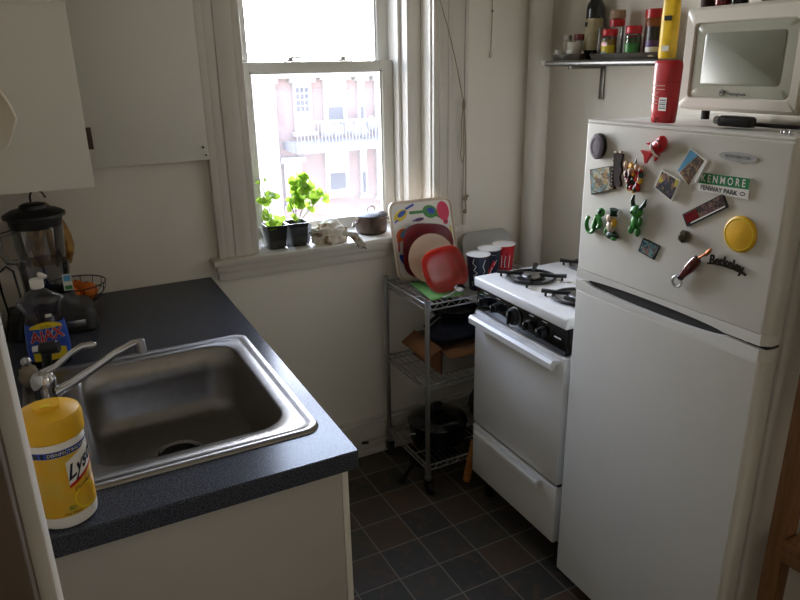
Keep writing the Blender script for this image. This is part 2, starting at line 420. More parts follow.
# partition end and dark brown slab close to the viewer on the left
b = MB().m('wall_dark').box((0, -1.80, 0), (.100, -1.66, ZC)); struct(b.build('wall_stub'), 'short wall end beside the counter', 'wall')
b = MB().m('trim').box((.098, -1.822, 0), (.122, -1.77, ZC), .003); struct(b.build('trim_1'), 'painted doorway trim at the left edge', 'trim')
b = MB().m('slab_brown').box((0, -1.862, .01), (.109, -1.8235, 2.3), .003); d1 = b.build('brown_slab'); struct(d1, 'dark brown slab at the far left', 'door')

# window
W = bpy.data.objects.new('window_1', None); C.objects.link(W); W['kind'] = 'structure'; W['label'] = 'white double-hung window above the sill'; W['category'] = 'window'
def casing(x0, x1, flip):
    b = MB().m('trim'); w = x1 - x0
    steps = [(0, .16, .034), (.16, .40, .022), (.40, .80, .026), (.80, 1, .018)] if not flip else [(0, .10, .022), (.10, .45, .016), (.45, .58, .019), (.58, .71, .016), (.71, .84, .019), (.84, 1, .018)]
    for a, c, t in steps:
        if flip: a, c = 1 - c, 1 - a
        b.box((x0 + a * w, -t, .98), (x0 + c * w, 0, OZ1 + .15), .0025)
    return b.build('side_casing', W)
casing(.683, .834, False); casing(1.578, 1.735, True)
b = MB().m('trim').box((.683, -.03, OZ1), (1.752, 0, OZ1 + .16), .004).box((.66, -.06, OZ1 + .16), (1.775, 0, OZ1 + .19), .004); b.build('head_casing', W)
b = MB().m('trim').box((.655, -.062, .958), (1.70, .005, .982), .005).box((OX0, .0, .958), (OX1, .25, .982)).box((.668, -.045, .93), (1.69, 0, .958), .006).box((.675, -.03, .897), (1.685, 0, .93), .004)
b.build('sill', W)
b = MB().m('trim')  # jamb liners and stops
b.box((OX1 - .064, .085, .982), (OX1, .25, OZ1), .003).box((OX1 - .079, .135, .982), (OX1 - .064, .25, OZ1), .002)
b.box((OX1 - .008, .0, .982), (OX1, .02, OZ1), .002)
b.box((OX0, .16, .982), (OX0 + .026, .25, OZ1), .002).box((OX0, .085, .982), (OX0 + .012, .16, OZ1), .002)
b.box((OX0, .17, OZ1 - .03), (OX1, .25, OZ1))
b.build('jamb_liner', W)
def sash(y0, y1, x0, x1, z0, z1, sl, sr, rb, rt, gkey, nm):
    b = MB().m('sash')
    b.box((x0, y0, z0), (x0 + sl, y1, z1), .003).box((x1 - sr, y0, z0), (x1, y1, z1), .003).box((x0 + sl - .001, y0 + .0005, z0), (x1 - sr + .001, y1 - .0005, z0 + rb), .002).box((x0 + sl - .001, y0 + .0005, z1 - rt), (x1 - sr + .001, y1 - .0005, z1 - .0003), .002)
    # glazing bead
    b.box((x0 + sl, y0 + .008, z0 + rb), (x0 + sl + .007, y1 - .004, z1 - rt)).box((x1 - sr - .007, y0 + .008, z0 + rb), (x1 - sr, y1 - .004, z1 - rt))
    b.box((x0 + sl, y0 + .008, z1 - rt - .007), (x1 - sr, y1 - .004, z1 - rt))
    o = b.build(nm, W)
    g = MB().m(gkey).box((x0 + sl, (y0 + y1) / 2 - .001, z0 + rb), (x1 - sr, (y0 + y1) / 2 + .001, z1 - rt)); g.build('pane', o)
    return o
ls = sash(.18, .213, .858, 1.5, .984, 1.647, .05, .048, .046, .036, 'glass_dirty', 'lower_sash')
us = sash(.216, .248, .858, 1.5, 1.612, 2.245, .054, .05, .034, .05, 'glass_pane', 'upper_sash')
for lx in (1.08, 1.295):
    b = MB().m('chrome_dull').box((lx - .03, .186, 1.647), (lx + .03, .21, 1.653), .002).cyl((lx - .005, .198, 1.653), (lx - .005, .198, 1.664), .011).box((lx - .005, .193, 1.657), (lx + .035, .203, 1.665), .002)
    b.build('sash_lock', ls)

# ================================================================ OUTSIDE
b = MB().m('asphalt').box((-40, .4, -9.2), (60, 60, -9)); struct(b.build('ground'), 'pale street far below the window', 'ground')
NB = thing('brick_apartment_house', 'washed-out brick apartment house with white windows and a balcony across the street', 'building', (0, 16, -9))
b = MB().m('brick').box((6.0, 0, 0), (16, 8, 10.32)); b.build('wall', NB)
b = MB().m('ext_white').box((5.985, -.25, 10.32), (16.2, 8.1, 10.55)); b.build('cornice', NB)
def extwin(x0, x1, z0, z1, kind='sash', fr=.12):
    b = MB().m('ext_white').box((x0, -.10, z0), (x1, .02, z1)).box((x0 - .1, -.2, z1), (x1 + .1, .02, z1 + .14)).box((x0 - .08, -.2, z0 - .1), (x1 + .08, .02, z0))
    w = b.build('window', NB); zm = (z0 + z1) / 2; p = MB().m('ext_glass')
    if kind == 'sash':
        p.box((x0 + fr, -.115, z0 + fr), (x1 - fr, -.101, zm - .05)); p.m('ext_white').box((x0 + fr + .1, -.125, zm + .05), (x1 - fr - .1, -.101, z1 - fr))
    else:
        nx, nz = 3, 4
        for i in range(nx):
            for j in range(nz):
                xa = x0 + fr + (x1 - x0 - 2 * fr) * i / nx; xb = x0 + fr + (x1 - x0 - 2 * fr) * (i + .78) / nx
                za = z0 + (z1 - z0) * .42 + (z1 - z0) * .5 * j / nz; zb = z0 + (z1 - z0) * .42 + (z1 - z0) * .5 * (j + .8) / nz
                p.box((xa, -.115, za), (xb, -.101, zb))
    p.build('pane', w)
extwin(6.50, 7.02, 8.9, 10.2, 'door', .07); extwin(7.38, 8.06, 8.9, 10.25); extwin(8.42, 8.62, 8.9, 10.2, 'sash', .05)
extwin(7.33, 8.05, 7.1, 8.4); extwin(8.42, 8.62, 7.0, 8.4, 'sash', .05); extwin(8.95, 9.35, 6.9, 8.4)
extwin(6.1, 6.6, 6.9, 8.1); extwin(8.95, 9.5, 8.9, 10.2); extwin(10.3, 11.2, 7, 8.4); extwin(10.3, 11.2, 8.9, 10.2)
b = MB().m('ext_grey').box((6.15, -1.2, 8.44), (9.4, 0, 8.66)); b.build('balcony_slab', NB)
b = MB().m('ext_grey').box((6.15, -1.2, 9.2), (9.4, -1.16, 9.26))
for i in range(34): b.box((6.15 + i * .098, -1.19, 8.66), (6.17 + i * .098, -1.17, 9.2))
b.build('balcony_railing', NB)
b = MB().m('ext_grey')
for i in range(9):
    b.ball((7.2 + .2 * i + .1 * math.sin(i * 5), -.6, 8.95 + .12 * math.sin(i * 3)), (.16, .14, .22), 8, 6)
b.build('balcony_plants', NB)
b = MB().m('ext_white').box((2.2, -.3, 0), (5.93, 7, 10.2)); NW = thing('white_house', 'plain white house left of the brick one across the street', 'building', (0, 16, -9)); b.build('wall', NW)
b = MB().m('ext_white').box((2.1, -.5, 10.2), (5.96, 7.1, 10.4)); b.build('cornice', NW)

# ================================================================ BASE CABINET, COUNTERTOP, SINK
BC = thing('base_cabinet', 'white base cabinet under the dark countertop', 'cabinet', (0, 0, 0))
b = MB().m('cabside').box((.003, -1.316, .09), (.60, -.003, .872)).box((.003, -1.316, .0), (.54, -.003, .09)); 
# hollow above for basin: built as shell
b = MB().m('cabside').box((.003, -1.318, .0), (.602, -1.300, .872), .001).box((.003, -.020, 0), (.60, -.003, .872)).box((.003, -1.30, .09), (.60, -.02, .105)).box((.003, -1.30, .105), (.010, -.02, .872)).box((.52, -1.30, 0), (.54, -.02, .09))
b.build('carcass', BC)
b = MB().m('cab').box((.603, -1.318, .09), (.617, -1.285, .872), .001).box((.603, -.04, .09), (.617, -.003, .872), .001).box((.603, -1.285, .835), (.617, -.04, .872), .001).box((.603, -1.285, .09), (.617, -.04, .12), .001).box((.603, -.68, .12), (.617, -.64, .835), .001)
b.build('face_frame', BC)
for y0, y1, ky in ((-1.275, -.69, -.74), (-.63, -.05, -.58)):
    b = MB().m('cab').box((.618, y0, .13), (.634, y1, .82), .003); d = b.build('door', BC)
    k = MB().m('chrome_dull').lathe([(.006, 0), (.006, .012), (.014, .018), (.014, .026), (.006, .03)], (.634, ky, .74), 16, 'x'); k.build('knob', d)

def slantx(p): return p
ct = MB().m('laminate')
sl = .0122
def outer(z):
    o = rr(.3175, -.668, z, .3175, .668, .004)
    for p in o:
        if p.x > .3: p.x += sl * (p.y + 1.336)
        if p.x < .02: p.x = max(p.x, .002)
        if p.y > -.01: p.y = -.002
    return o
SX, SY, SHX, SHY = .324, -.922, .279, .307       # sink centre and half sizes
hole = lambda z: rr(SX, SY, z, SHX - .012, SHY - .012, .03)
ct.loft([outer(.874), outer(.911), [p + Vector(((.3175 - p.x) * .005, (-.668 - p.y) * .003, .003)) for p in outer(.911)], hole(.914), hole(.874)], closed=True)
tag(ct.build('countertop', smooth=30), 'dark blue-grey speckled laminate countertop with the sink cut in', 'countertop')

SK = thing('kitchen_sink', 'stainless steel drop-in sink set in the dark countertop', 'sink', (0, 0, 0))
BX, BY, BHX, BHY = .357, -.915, .193, .250
b = MB().m('steel')
rg = [rr(SX, SY, .9145, SHX, SHY, .035), rr(SX, SY, .919, SHX - .002, SHY - .002, .034), rr(SX, SY, .921, SHX - .006, SHY - .006, .032),
      rr(SX, SY, .921, SHX - .016, SHY - .016, .026), rr(SX, SY, .9175, SHX - .020, SHY - .020, .024), rr((SX + BX) / 2, (SY + BY) / 2, .9175, (SHX + BHX) / 2 , (SHY + BHY) / 2, .05),
      rr(BX, BY, .917, BHX + .006, BHY + .006, .075), rr(BX, BY, .912, BHX, BHY, .07), rr(BX, BY, .85, BHX - .006, BHY - .006, .07), rr(BX, BY, .775, BHX - .014, BHY - .014, .075),
      rr(BX, BY, .755, BHX - .022, BHY - .022, .075), rr(BX, BY, .745, BHX - .04, BHY - .04, .07), rr(BX, BY, .742, BHX - .07, BHY - .07, .06), rr(BX + .01, BY + .04, .740, .075, .085, .075), rr(BX, BY + .045, .738, .058, .058, .058)]
b.loft(rg, cap0=False, cap1=False); b.build('basin', SK, smooth=50)
b = MB().m('chrome').lathe([(.058, .739), (.056, .744), (.050, .745), (.047, .739)], (BX, BY + .045, 0), 32, cap0=False, cap1=False).m('shadow').lathe([(.047, .739), (.043, .722), (.012, .716), (.0, .716)], (BX, BY + .045, 0), 32, cap0=False)
b.m('shadow').lathe([(.0405, .717), (.0405, .7195), (.0, .7195)], (BX, BY + .045, 0), 24).m('dark_metal').cyl((BX, BY + .045, .7196), (BX, BY + .045, .730), .006)
b.build('drain', SK)

FC = thing('faucet', 'chrome single-lever faucet at the back of the sink', 'faucet', (.10, -.87, .918))
b = MB().m('chrome').loft([rr(0, 0, 0, .028, .085, .028), rr(0, 0, .010, .026, .083, .026), rr(0, 0, .014, .02, .076, .02)]).build('deck_plate', FC)
b = MB().m('chrome').lathe([(.024, .014), (.022, .03), (.022, .06), (.026, .066), (.026, .085), (.018, .098), (0, .102)], (0, 0, 0), 28); b.build('body', FC)
pts = [(.012, 0, .045), (.05, .008, .056), (.10, .014, .078), (.15, .018, .104), (.19, .02, .118), (.205, .02, .120)]
b = MB().m('chrome').tube(pts, .0095, 12, taper=[1.3, 1.15, 1, .95, .9, .8]).build('spout', FC)
MB().m('chrome_dull').cyl((.206, .02, .124), (.209, .02, .092), .011, seg=16, bev=.001).build('aerator', FC)
b = MB().m('chrome').tube([(.0, 0, .095), (.03, .006, .105), (.06, .012, .125), (.085, .02, .135), (.108, .024, .132)], .006, 10, taper=[1.6, 1.2, 1, 1.2, 1.3]).ball((.108, .024, .132), (.009, .008, .006)).build('lever', FC)

SP = thing('side_sprayer', 'black pull-out side sprayer with chrome tip beside the faucet', 'sprayer', (.106, -.757, .918))
MB().m('chrome').lathe([(.018, 0), (.017, .008), (.011, .014)], (0, 0, 0), 20).build('holder', SP)
MB().m('black').tube([(0, 0, .014), (.001, -.003, .06), (.006, -.008, .10), (.013, -.013, .113)], .0105, 14, taper=[.8, .95, 1.1, 1.2]).build('handle', SP)
MB().m('black').cyl((-.004, -.010, .114), (.034, -.022, .118), .0145, .0155, seg=18, bev=.002).m('chrome').cyl((-.006, -.0095, .114), (-.018, -.006, .113), .010, seg=16).build('spray_head', SP)
SB = thing('scrub_brush', 'small round fibre scrubber with steel knob next to the sprayer', 'brush', (.064, -.70, .9145))
MB().m('beige').ball((0, 0, .03), (.022, .022, .03), 20, 14, nz=.25, ns=12).build('bristles', SB)
MB().m('chrome').ball((0, 0, .068), .012).cyl((0, 0, .055), (0, 0, .062), .007).build('knob', SB)

# ---- dish soap bottle
AJ = thing('dish_soap_bottle', 'smoky clear AJAX dish soap bottle with flip cap by the faucet', 'bottle', (.114, -.565, .9145), .04)
prof = [(0, .040, .024), (.004, .046, .028), (.05, .050, .030), (.10, .047, .028), (.135, .041, .025), (.150, .044, .025), (.168, .055, .026), (.176, .054, .025), (.192, .030, .020), (.203, .014, .013), (.210, .013, .013)]
b = MB().m('bottle_clear').loft([sup(0, 0, z, hx, hy, 2.6) for z, hx, hy in prof]); b.build('body', AJ)
b = MB().m('liquid').loft([sup(0, 0, z, hx * .93, hy * .9, 2.6) for z, hx, hy in [(.004, .042, .026), (.05, .047, .028), (.10, .044, .026), (.13, .039, .023)]]); b.build('liquid', AJ)
b = MB().m('blue').loft([sup(0, 0, z, hx + .0008, hy + .0008, 2.6) for z, hx, hy in [(.022, .048, .0292), (.05, .050, .030), (.10, .047, .028), (.118, .0445, .0266)]], False, False)
b.build('label', AJ)
lb = MB()
fy = lambda x, z: -.0315 - .0 + (abs(x) / .05) ** 2.6 * .016 + max(0, (z - .05)) * .04
def sur(x, z, o=0): return (x, fy(x, z) - .001 - o, z)
def lpatch(x0, x1, z0, z1, key, o=0.0, top=None, n=10):
    vs = []; fs = []
    for i in range(n + 1):
        x = x0 + (x1 - x0) * i / n; zt = z1 if top is None else z1 + top * (1 - ((2 * i / n) - 1) ** 2)
        vs += [sur(x, z0, o), sur(x, zt, o)]
    for i in range(n): fs.append([2 * i, 2 * i + 2, 2 * i + 3, 2 * i + 1])
    lb.m(key).raw(vs, fs)
lpatch(-.036, .036, .107, .113, 'yellow_print', .0003, .010); lpatch(-.038, .038, .022, .05, 'yellow_print', .0003, .008)
for i in range(9):
    a = PI * (i + .5) / 9; x1 = .042 * math.cos(a); z1 = .072 + .03 * math.sin(a)
    lb.m('white_print').raw([sur(.02 * math.cos(a - .09), .072 + .012 * math.sin(a), .0005), sur(x1 * .98 - .002 * math.sin(a), z1, .0005), sur(x1 * .98 + .002 * math.sin(a), z1 + .001, .0005)], [[0, 1, 2]])
lb.m('white_print').text('AJAX', .038, None, fn=lambda u, v: sur(u, v + .088 + u * .1, .0010), sx=.86, off=.0014)
lb.m('red').text('AJAX', .038, None, fn=lambda u, v: sur(u, v + .088 + u * .1, .0016), sx=.86, off=.0006)
lb.m('white_print').text('DISH LIQUID', .009, None, fn=lambda u, v: sur(u, v + .058, .0012))
lb.m('black_print').text('ULTRA', .008, None, fn=lambda u, v: sur(u, v + .111, .0012))
lb.m('paper_white').raw([sur(.004, .135, .001), sur(.018, .135, .001), sur(.018, .143, .001), sur(.004, .143, .001)], [[0, 1, 2, 3]])
lb.build('label_print', AJ)
b = MB().m('white_print').lathe([(.015, .206), (.016, .208), (.016, .226), (.014, .229), (0, .229)], (0, 0, 0), 24).build('cap', AJ)
b = MB().m('white_print').lathe([(.010, 0), (.012, .004), (.011, .009), (0, .010)], (.012, -.002, .232), 20, R=Matrix.Rotation(.6, 3, 'Y')).build('flip_lid', AJ)

# ---- blender
BL = thing('blender', 'black blender with clear jar and dark lid under the wall cabinet', 'blender', (.132, -.286, .9145))
b = MB().m('black').loft([rr(0, 0, z, hx, hy, r) for z, hx, hy, r in [(0, .112, .078, .03), (.006, .117, .083, .035), (.05, .113, .080, .035), (.066, .10, .078, .035), (.075, .075, .075, .05), (.10, .066, .066, .06), (.115, .064, .064, .06)]])
b.build('base', BL)
MB().m('chrome_dull').box((.03, -.0855, .02), (.08, -.082, .04), .002).build('switch_plate', BL); MB().m('black_gloss').cyl((-.03, -.081, .03), (-.03, -.094, .03), .014).build('dial', BL)
b = MB().m('smoke_jar').loft([sup(0, 0, z, r, r, 2.3) for z, r in [(.115, .06), (.13, .062), (.19, .066), (.205, .068)]]); b.build('collar', BL)
b = MB().m('jar')
seg = 40
def fl(z, r, amp): 
    return [Vector(((r + amp * math.cos(6 * 2 * PI * i / seg)) * math.cos(2 * PI * i / seg), (r + amp * math.cos(6 * 2 * PI * i / seg)) * math.sin(2 * PI * i / seg), z)) for i in range(seg)]
b.loft([fl(.205, .056, .002), fl(.21, .058, .002), fl(.30, .066, .002), fl(.312, .067, .0)], False, False); b.build('jar', BL)
b = MB().m('jar').tube([(-.064, -.02, .30), (-.095, -.03, .295), (-.10, -.03, .25), (-.085, -.027, .22), (-.062, -.02, .215)], .008, 10); b.build('handle', BL)
b = MB().m('black').lathe([(.066, .305), (.068, .312), (.070, .330), (.080, .334), (.080, .342), (.062, .352), (.036, .356), (.034, .366), (.026, .370), (0, .370)], (0, 0, 0), 36); b.build('lid', BL)
b = MB().m('paper_white').box((.040, -.070, .128), (.064, -.0685, .175)).m('lightblue').box((.043, -.0712, .155), (.060, -.0698, .172)).m('green').box((.043, -.0712, .131), (.062, -.0698, .142)); b.build('sticker', BL)
b = MB().m('black').tube([(-.11, .02, .03), (-.118, .02, .12), (-.116, -.03, .19), (-.09, -.055, .215), (-.075, -.06, .20), (-.07, -.06, .13), (-.075, -.09, .08), (-.09, -.095, .02)], .003, 8); b.build('power_cord', BL)

# ---- fruit basket with banana hook
FB = thing('fruit_basket', 'round wire fruit basket with a banana hook behind the blender', 'basket', (.205, -.103, .9145))
b = MB().m('dark_metal')
R_ = .090
for r, z in ((R_, .075), (.082, .045), (.06, .018), (.04, .008)):
    b.tube([(r * math.cos(t * PI / 18), r * math.sin(t * PI / 18), z) for t in range(36)], .0022 if r == R_ else .0014, 6, True)
for k in range(14):
    a = 2 * PI * k / 14; b.tube([(r * math.cos(a), r * math.sin(a), z) for r, z in ((R_, .075), (.086, .05), (.062, .018), (.04, .008), (.0, .008))], .0013, 5)
b.build('wire_bowl', FB)
b = MB().m('dark_metal').tube([(.04 * math.cos(t * PI / 12), .04 * math.sin(t * PI / 12), .003) for t in range(24)], .003, 6, True).build('foot_ring', FB)
b = MB().m('dark_metal').tube([(-.06, .06, .018), (-.08, .085, .075), (-.085, .085, .25), (-.08, .08, .35), (-.07, .06, .375), (-.045, .02, .368), (-.037, .018, .350)], .003, 8).build('hook_rod', FB)
BN = thing('banana_bunch', 'bunch of ripe bananas hanging on the hook behind the blender', 'bananas', (.158, -.085, 1.245), 0)
def banana(ang, sp):
    pts = []; tp = []
    for i in range(13):
        t = i / 12; z = -.185 * t; bow = sp * math.sin(t * PI * .62) + .01
        pts.append((bow * math.cos(ang), bow * math.sin(ang), z)); tp.append([.3, .35, .5, .8, .95, 1, 1, 1, .98, .92, .75, .5, .25][i])
    return MB().m('banana').tube(pts, .0165, 8, taper=tp)
for k, (an, sp) in enumerate(((0.1, .04), (-.55, .045), (-1.4, .048), (-2.2, .05), (-3.0, .046))): banana(an, sp).build('banana', BN)
MB().m('banana').ball((0, 0, 0), (.012, .012, .008)).build('crown', BN)
for k, (x, y, z, l) in enumerate(((.238, -.118, .960, 'orange at the front right of the wire basket'), (.185, -.135, .957, 'orange at the front left of the wire basket, behind the blender'), (.208, -.072, .957, 'orange at the back of the wire basket'))):
    o = MB().m('orange').ball((0, 0, 0), .030, 24, 16).build('orange'); o.location = (x, y, z + .003); tag(o, l, 'orange', 'oranges in the wire basket')
    MB().m('green_dark').cyl((0, 0, .0295), (0, 0, .032), .003).build('stem', o)

# ---- wipes canister
LX, LY, LR = .116, -1.2785, .0475
LY0 = thing('wipes_canister', 'yellow and white Lysol wipes canister on the counter corner', 'canister', (LX, LY, .9145))
b = MB().m('white_print').lathe([(.042, 0), (LR - .001, .004), (LR, .012), (LR, .148), (LR - .002, .158), (.044, .163)], (0, 0, 0), 48); b.build('body', LY0)
A0 = .05
def wrap(s_, z, o=.0006): a = A0 + s_ / LR; return ((LR + o) * math.sin(a), -(LR + o) * math.cos(a), z)
def wpatch(b, s0, s1, z0, z1, o=.0006, shear=0.0, n=14):
    vs = []; fs = []
    for i in range(n + 1):
        s_ = s0 + (s1 - s0) * i / n; vs += [wrap(s_, z0 + shear * (s_ - s0), o), wrap(s_, z1 + shear * (s_ - s0), o)]
    for i in range(n): fs.append([2 * i, 2 * i + 2, 2 * i + 3, 2 * i + 1])
    b.raw(vs, fs)
b = MB().m('yellow_label'); b.loft([[Vector(wrap(LR * (2 * PI * i / 48), z, .0003)) for i in range(48)] for z in (.024, .135)], False, False)
b.m('blue').loft([[Vector(wrap(LR * (2 * PI * i / 48), z, .0004)) for i in range(48)] for z in (.135, .146)], False, False)
b.m('navy'); wpatch(b, -.075, .075, .136, .145, .0006)
b.m('white_print').text('DISINFECTING WIPES', .0075, None, fn=lambda u, v: wrap(u + .022, v + .1405, .0012))
b.m('white_print'); wpatch(b, .010, .062, .080, .122, .0008, .45)
b.m('red'); wpatch(b, .010, .066, .074, .080, .0011, .45)
b.m('navy').text('Lysol', .036, None, fn=lambda u, v: wrap(u + .039, v + .112 + u * .45, .0016), shear=.3, sx=.80, off=.0009)
b.m('navy').text('Disinfecting', .010, None, fn=lambda u, v: wrap(u + .040, v + .075 + u * .3, .0014))
b.m('yellow_print').loft([[Vector(wrap(.035 + r * math.cos(2 * PI * i / 24), .05 + r * math.sin(2 * PI * i / 24), .0012)) for i in range(24)] for r in (.022, .019)], False, False)
b.m('green').text('80', .011, None, fn=lambda u, v: wrap(u + .008, v + .038, .0012))
b.m('black_print').text('Wet Wipes', .006, None, fn=lambda u, v: wrap(u + .008, v + .029, .0012))
b.build('label', LY0)
ld = MB().m('yellow')
rings = []
for r, z in [(.0475, .158), (.0492, .160), (.0495, .190), (.047, .198), (.030, .206), (.012, .210), (.0, .210)]:
    rings.append([Vector(((r + (.0007 * (-1) ** i if .0 < z < .195 and r > .048 else 0)) * math.cos(2 * PI * i / 64), (r + (.0007 * (-1) ** i if r > .048 else 0)) * math.sin(2 * PI * i / 64), z)) if r else Vector((1e-4 * math.cos(2 * PI * i / 64), 1e-4 * math.sin(2 * PI * i / 64), z)) for i in range(64)])
ld.loft(rings); l = ld.build('lid', LY0)
MB().m('yellow').loft([rr(0, -.005, z, .02, .018, .01) for z in (.206, .213)]).m('yellow_print').box((-.008, -.02, .213), (.006, -.012, .2145)).build('flip_tab', l)

# ================================================================ WALL CABINET
UC = thing('wall_cabinet', 'white wall cabinet with its door swung open against the wall', 'cabinet', (0, 0, 0))
b = MB().m('cab').box((.003, -.40, 1.332), (.292, -.384, 2.3), .001).box((.003, -.018, 1.332), (.292, -.004, 2.3)).box((.003, -.384, 1.332), (.292, -.018, 1.348)).box((.003, -.384, 2.284), (.292, -.018, 2.3)).box((.003, -.384, 1.348), (.010, -.018, 2.284))
b.box((.010, -.384, 1.66), (.285, -.018, 1.675)).box((.003, -.4035, 1.79), (.294, -.40, 1.797))
b.build('carcass', UC)
b = MB().m('cab').box((.302, -.040, 1.335), (.682, -.022, 2.30), .002); d = b.build('door', UC)
b = MB().m('dark_metal').cyl((.665, -.040, 1.378), (.665, -.044, 1.378), .004, seg=12); b.build('bumper', d)
b = MB().m('dark_metal').cyl((.672, -.040, 1.352), (.672, -.044, 1.352), .003, seg=12); b.build('bumper', d)
b = MB().m('brass').box((.303, -.0435, 1.395), (.328, -.0402, 1.462), .001).cyl((.299, -.030, 1.395), (.299, -.030, 1.462), .005).cyl((.32, -.0445, 1.445), (.32, -.0435, 1.445), .003).cyl((.32, -.0445, 1.41), (.32, -.0435, 1.41), .003); b.build('hinge', d)
TW = MB().m('towel')
vs = []; fs = []; nu, nv = 10, 14
for i in range(nu + 1):
    for j in range(nv + 1):
        u = i / nu; v = j / nv
        w = .055 + .020 * math.sin(v * 5) ; x = .080 + (.0845 - .055 * abs(v - .42) - (.010 if v > .64 else 0)) * u ; z = 1.665 - .125 * v - .012 * math.sin(u * 7)
        y = -1.885 + .008 * math.sin(u * 9 + v * 3) + .004 * math.sin(v * 11)
        vs.append((x, y, z))
for i in range(nu):
    for j in range(nv): a = i * (nv + 1) + j; fs.append([a, a + nv + 1, a + nv + 2, a + 1])
TW.raw(vs, fs); o = TW.build('hanging_cloth'); tag(o, 'off-white dish cloth hanging at the far left edge', 'cloth')
sm = o.modifiers.new('s', 'SOLIDIFY'); sm.thickness = .004
o = MB().m('chrome_dull').cyl((.082, -1.8625, 1.645), (.082, -1.893, 1.645), .003).ball((.082, -1.896, 1.647), .006).build('wall_hook'); tag(o, 'small metal hook on the dark brown slab holding the cloth', 'hook')

# ================================================================ WINDOWSILL OBJECTS
SZ = .982
TR = thing('seedling_tray', 'clear plastic tray under the two black plant pots', 'tray', (.955, .035, SZ))
b = MB().m('tray_clear').loft([rr(0, 0, 0.001, .080, .042, .02), rr(0, 0, .012, .085, .047, .02), rr(0, 0, .075, .094, .052, .02)], True, False); b.build('tray_body', TR)
def leafmesh(b, p, d, L_, W_, up=Vector((0, 0, 1)), droop=.25):
    d = Vector(d).normalized(); sd = d.cross(up)
    if sd.length < .05: sd = Vector((1, 0, 0))
    sd.normalize(); nn = sd.cross(d).normalized(); vs = []; fs = []; p = Vector(p)
    prof = [0, .55, .92, 1, .85, .5, .03]
    for i, w in enumerate(prof):
        t = i / 6; c = p + d * L_ * t - nn * droop * L_ * t * t
        e = .12 * W_ * (1 if i % 2 else 0)
        vs += [c - sd * (W_ * w / 2 + e) + nn * W_ * .12 * w, c, c + sd * (W_ * w / 2 + e) + nn * W_ * .12 * w]
    for i in range(6):
        a = 3 * i; fs += [[a, a + 1, a + 4, a + 3], [a + 1, a + 2, a + 5, a + 4]]
    b.raw(vs, fs)
def pot(x, label, stems, leaves):
    t = thing('plant_pot', label, 'potted plant', (x, .035, SZ + .004), 0, 'plant pots on the windowsill')
    b = MB().m('black').loft([rr(0, 0, .0, .032, .033, .008), rr(0, 0, .078, .039, .040, .008), rr(0, 0, .084, .0415, .0425, .008), rr(0, 0, .084, .037, .038, .008), rr(0, 0, .06, .035, .036, .008)]); b.build('pot', t)
    MB().m('soil').loft([rr(0, 0, .058, .034, .035, .008), rr(0, 0, .068, .0355, .0365, .008)]).build('soil', t)
    b = MB().m('stem')
    for s_ in stems: b.tube(s_, .0018, 6)
    b.build('stems', t)
    b = MB().m('leaf'); rnd = random.Random(int(x * 1000))
    for (p, n, spread, sz) in leaves:
        for k in range(n):
            q = Vector(p) + Vector((rnd.uniform(-1, 1), rnd.uniform(-.7, .7), rnd.uniform(-1, 1))) * spread
            a = rnd.uniform(0, 2 * PI); leafmesh(b, q, (math.cos(a), math.sin(a), rnd.uniform(-.5, .4)), sz * rnd.uniform(.7, 1.15), sz * rnd.uniform(.6, .85), up=Vector((rnd.uniform(-.5, .5), -1, rnd.uniform(-.2, .9))).normalized(), droop=rnd.uniform(.0, .5))
    b.build('foliage', t); return t
pot(.914, 'left black pot with a drooping seedling on the windowsill', [[(0, 0, .065), (-.012, 0, .12), (-.02, 0, .17), (-.035, 0, .19), (-.045, 0, .17)], [(0, 0, .065), (-.01, -.02, .10), (-.04, -.02, .12)], [(0, 0, .065), (.02, -.015, .09)], [(-.018, 0, .16), (-.035, 0, .23)]],
    [((-.04, -.01, .18), 6, .012, .032), ((-.015, -.01, .195), 5, .014, .034), ((-.045, -.02, .12), 7, .012, .034), ((.0, -.02, .095), 7, .014, .034), ((-.035, 0, .245), 3, .008, .02)])
pot(.998, 'right black pot with a bushy bright green herb on the windowsill', [[(0, 0, .065), (.004, 0, .14), (.008, 0, .22)], [(0, 0, .065), (.03, -.005, .10), (.07, -.01, .14), (.10, -.01, .17)], [(0, 0, .065), (.03, 0, .13), (.05, 0, .22)], [(0, 0, .065), (-.008, 0, .13), (-.02, 0, .16)]],
    [((.035, 0, .235), 22, .028, .036), ((.055, 0, .19), 26, .036, .038), ((.10, 0, .185), 14, .024, .034), ((.0, 0, .175), 13, .02, .034), ((.04, 0, .15), 10, .026, .034), ((-.015, 0, .135), 5, .014, .03), ((.0, -.01, .10), 5, .012, .024)])
# crumpled rag
def crumple(name, c, rx, ry, rz, seed, amp=.35, key='rag'):
    bm = bmesh.new(); bmesh.ops.create_icosphere(bm, subdivisions=5, radius=1)
    for v in bm.verts:
        p = v.co.normalized(); n = noise.noise(p * 1.9 + Vector((seed, 0, 0))) * amp + abs(noise.noise(p * 4.2 + Vector((0, seed, 0)))) * amp * .75 + noise.noise(p * 9 + Vector((0, 0, seed))) * amp * .2
        q = p * (1 + n); q = Vector((q.x * rx, q.y * ry, max(q.z, -.55) * rz)); v.co = q
    b = MB().m(key).frombm(bm); return b
b = crumple('r', None, .070, .044, .050, 3.1); b2 = crumple('r', None, .034, .03, .034, 8.0)
o = thing('crumpled_cloth', 'cream patterned kitchen cloth bunched up on the windowsill', 'cloth', (1.112, -.004, SZ + .0285))
b.build('cloth_bundle', o, smooth=60)
b = MB().m('rag'); vs = []; fs = []
for i in range(9):
    for j in range(13):
        u = i / 8 - .5; t = j / 12
        x = .03 + .085 * t + u * (.045 - .02 * t); y = -.02 - .055 * min(t * 1.3, 1) - u * .02; z = .012 - .022 * t + .006 * math.sin(u * 14 + t * 5) if t < .62 else -.0015 - (t - .62) * .12 + .003 * math.sin(u * 14)
        vs.append((x, y, z))
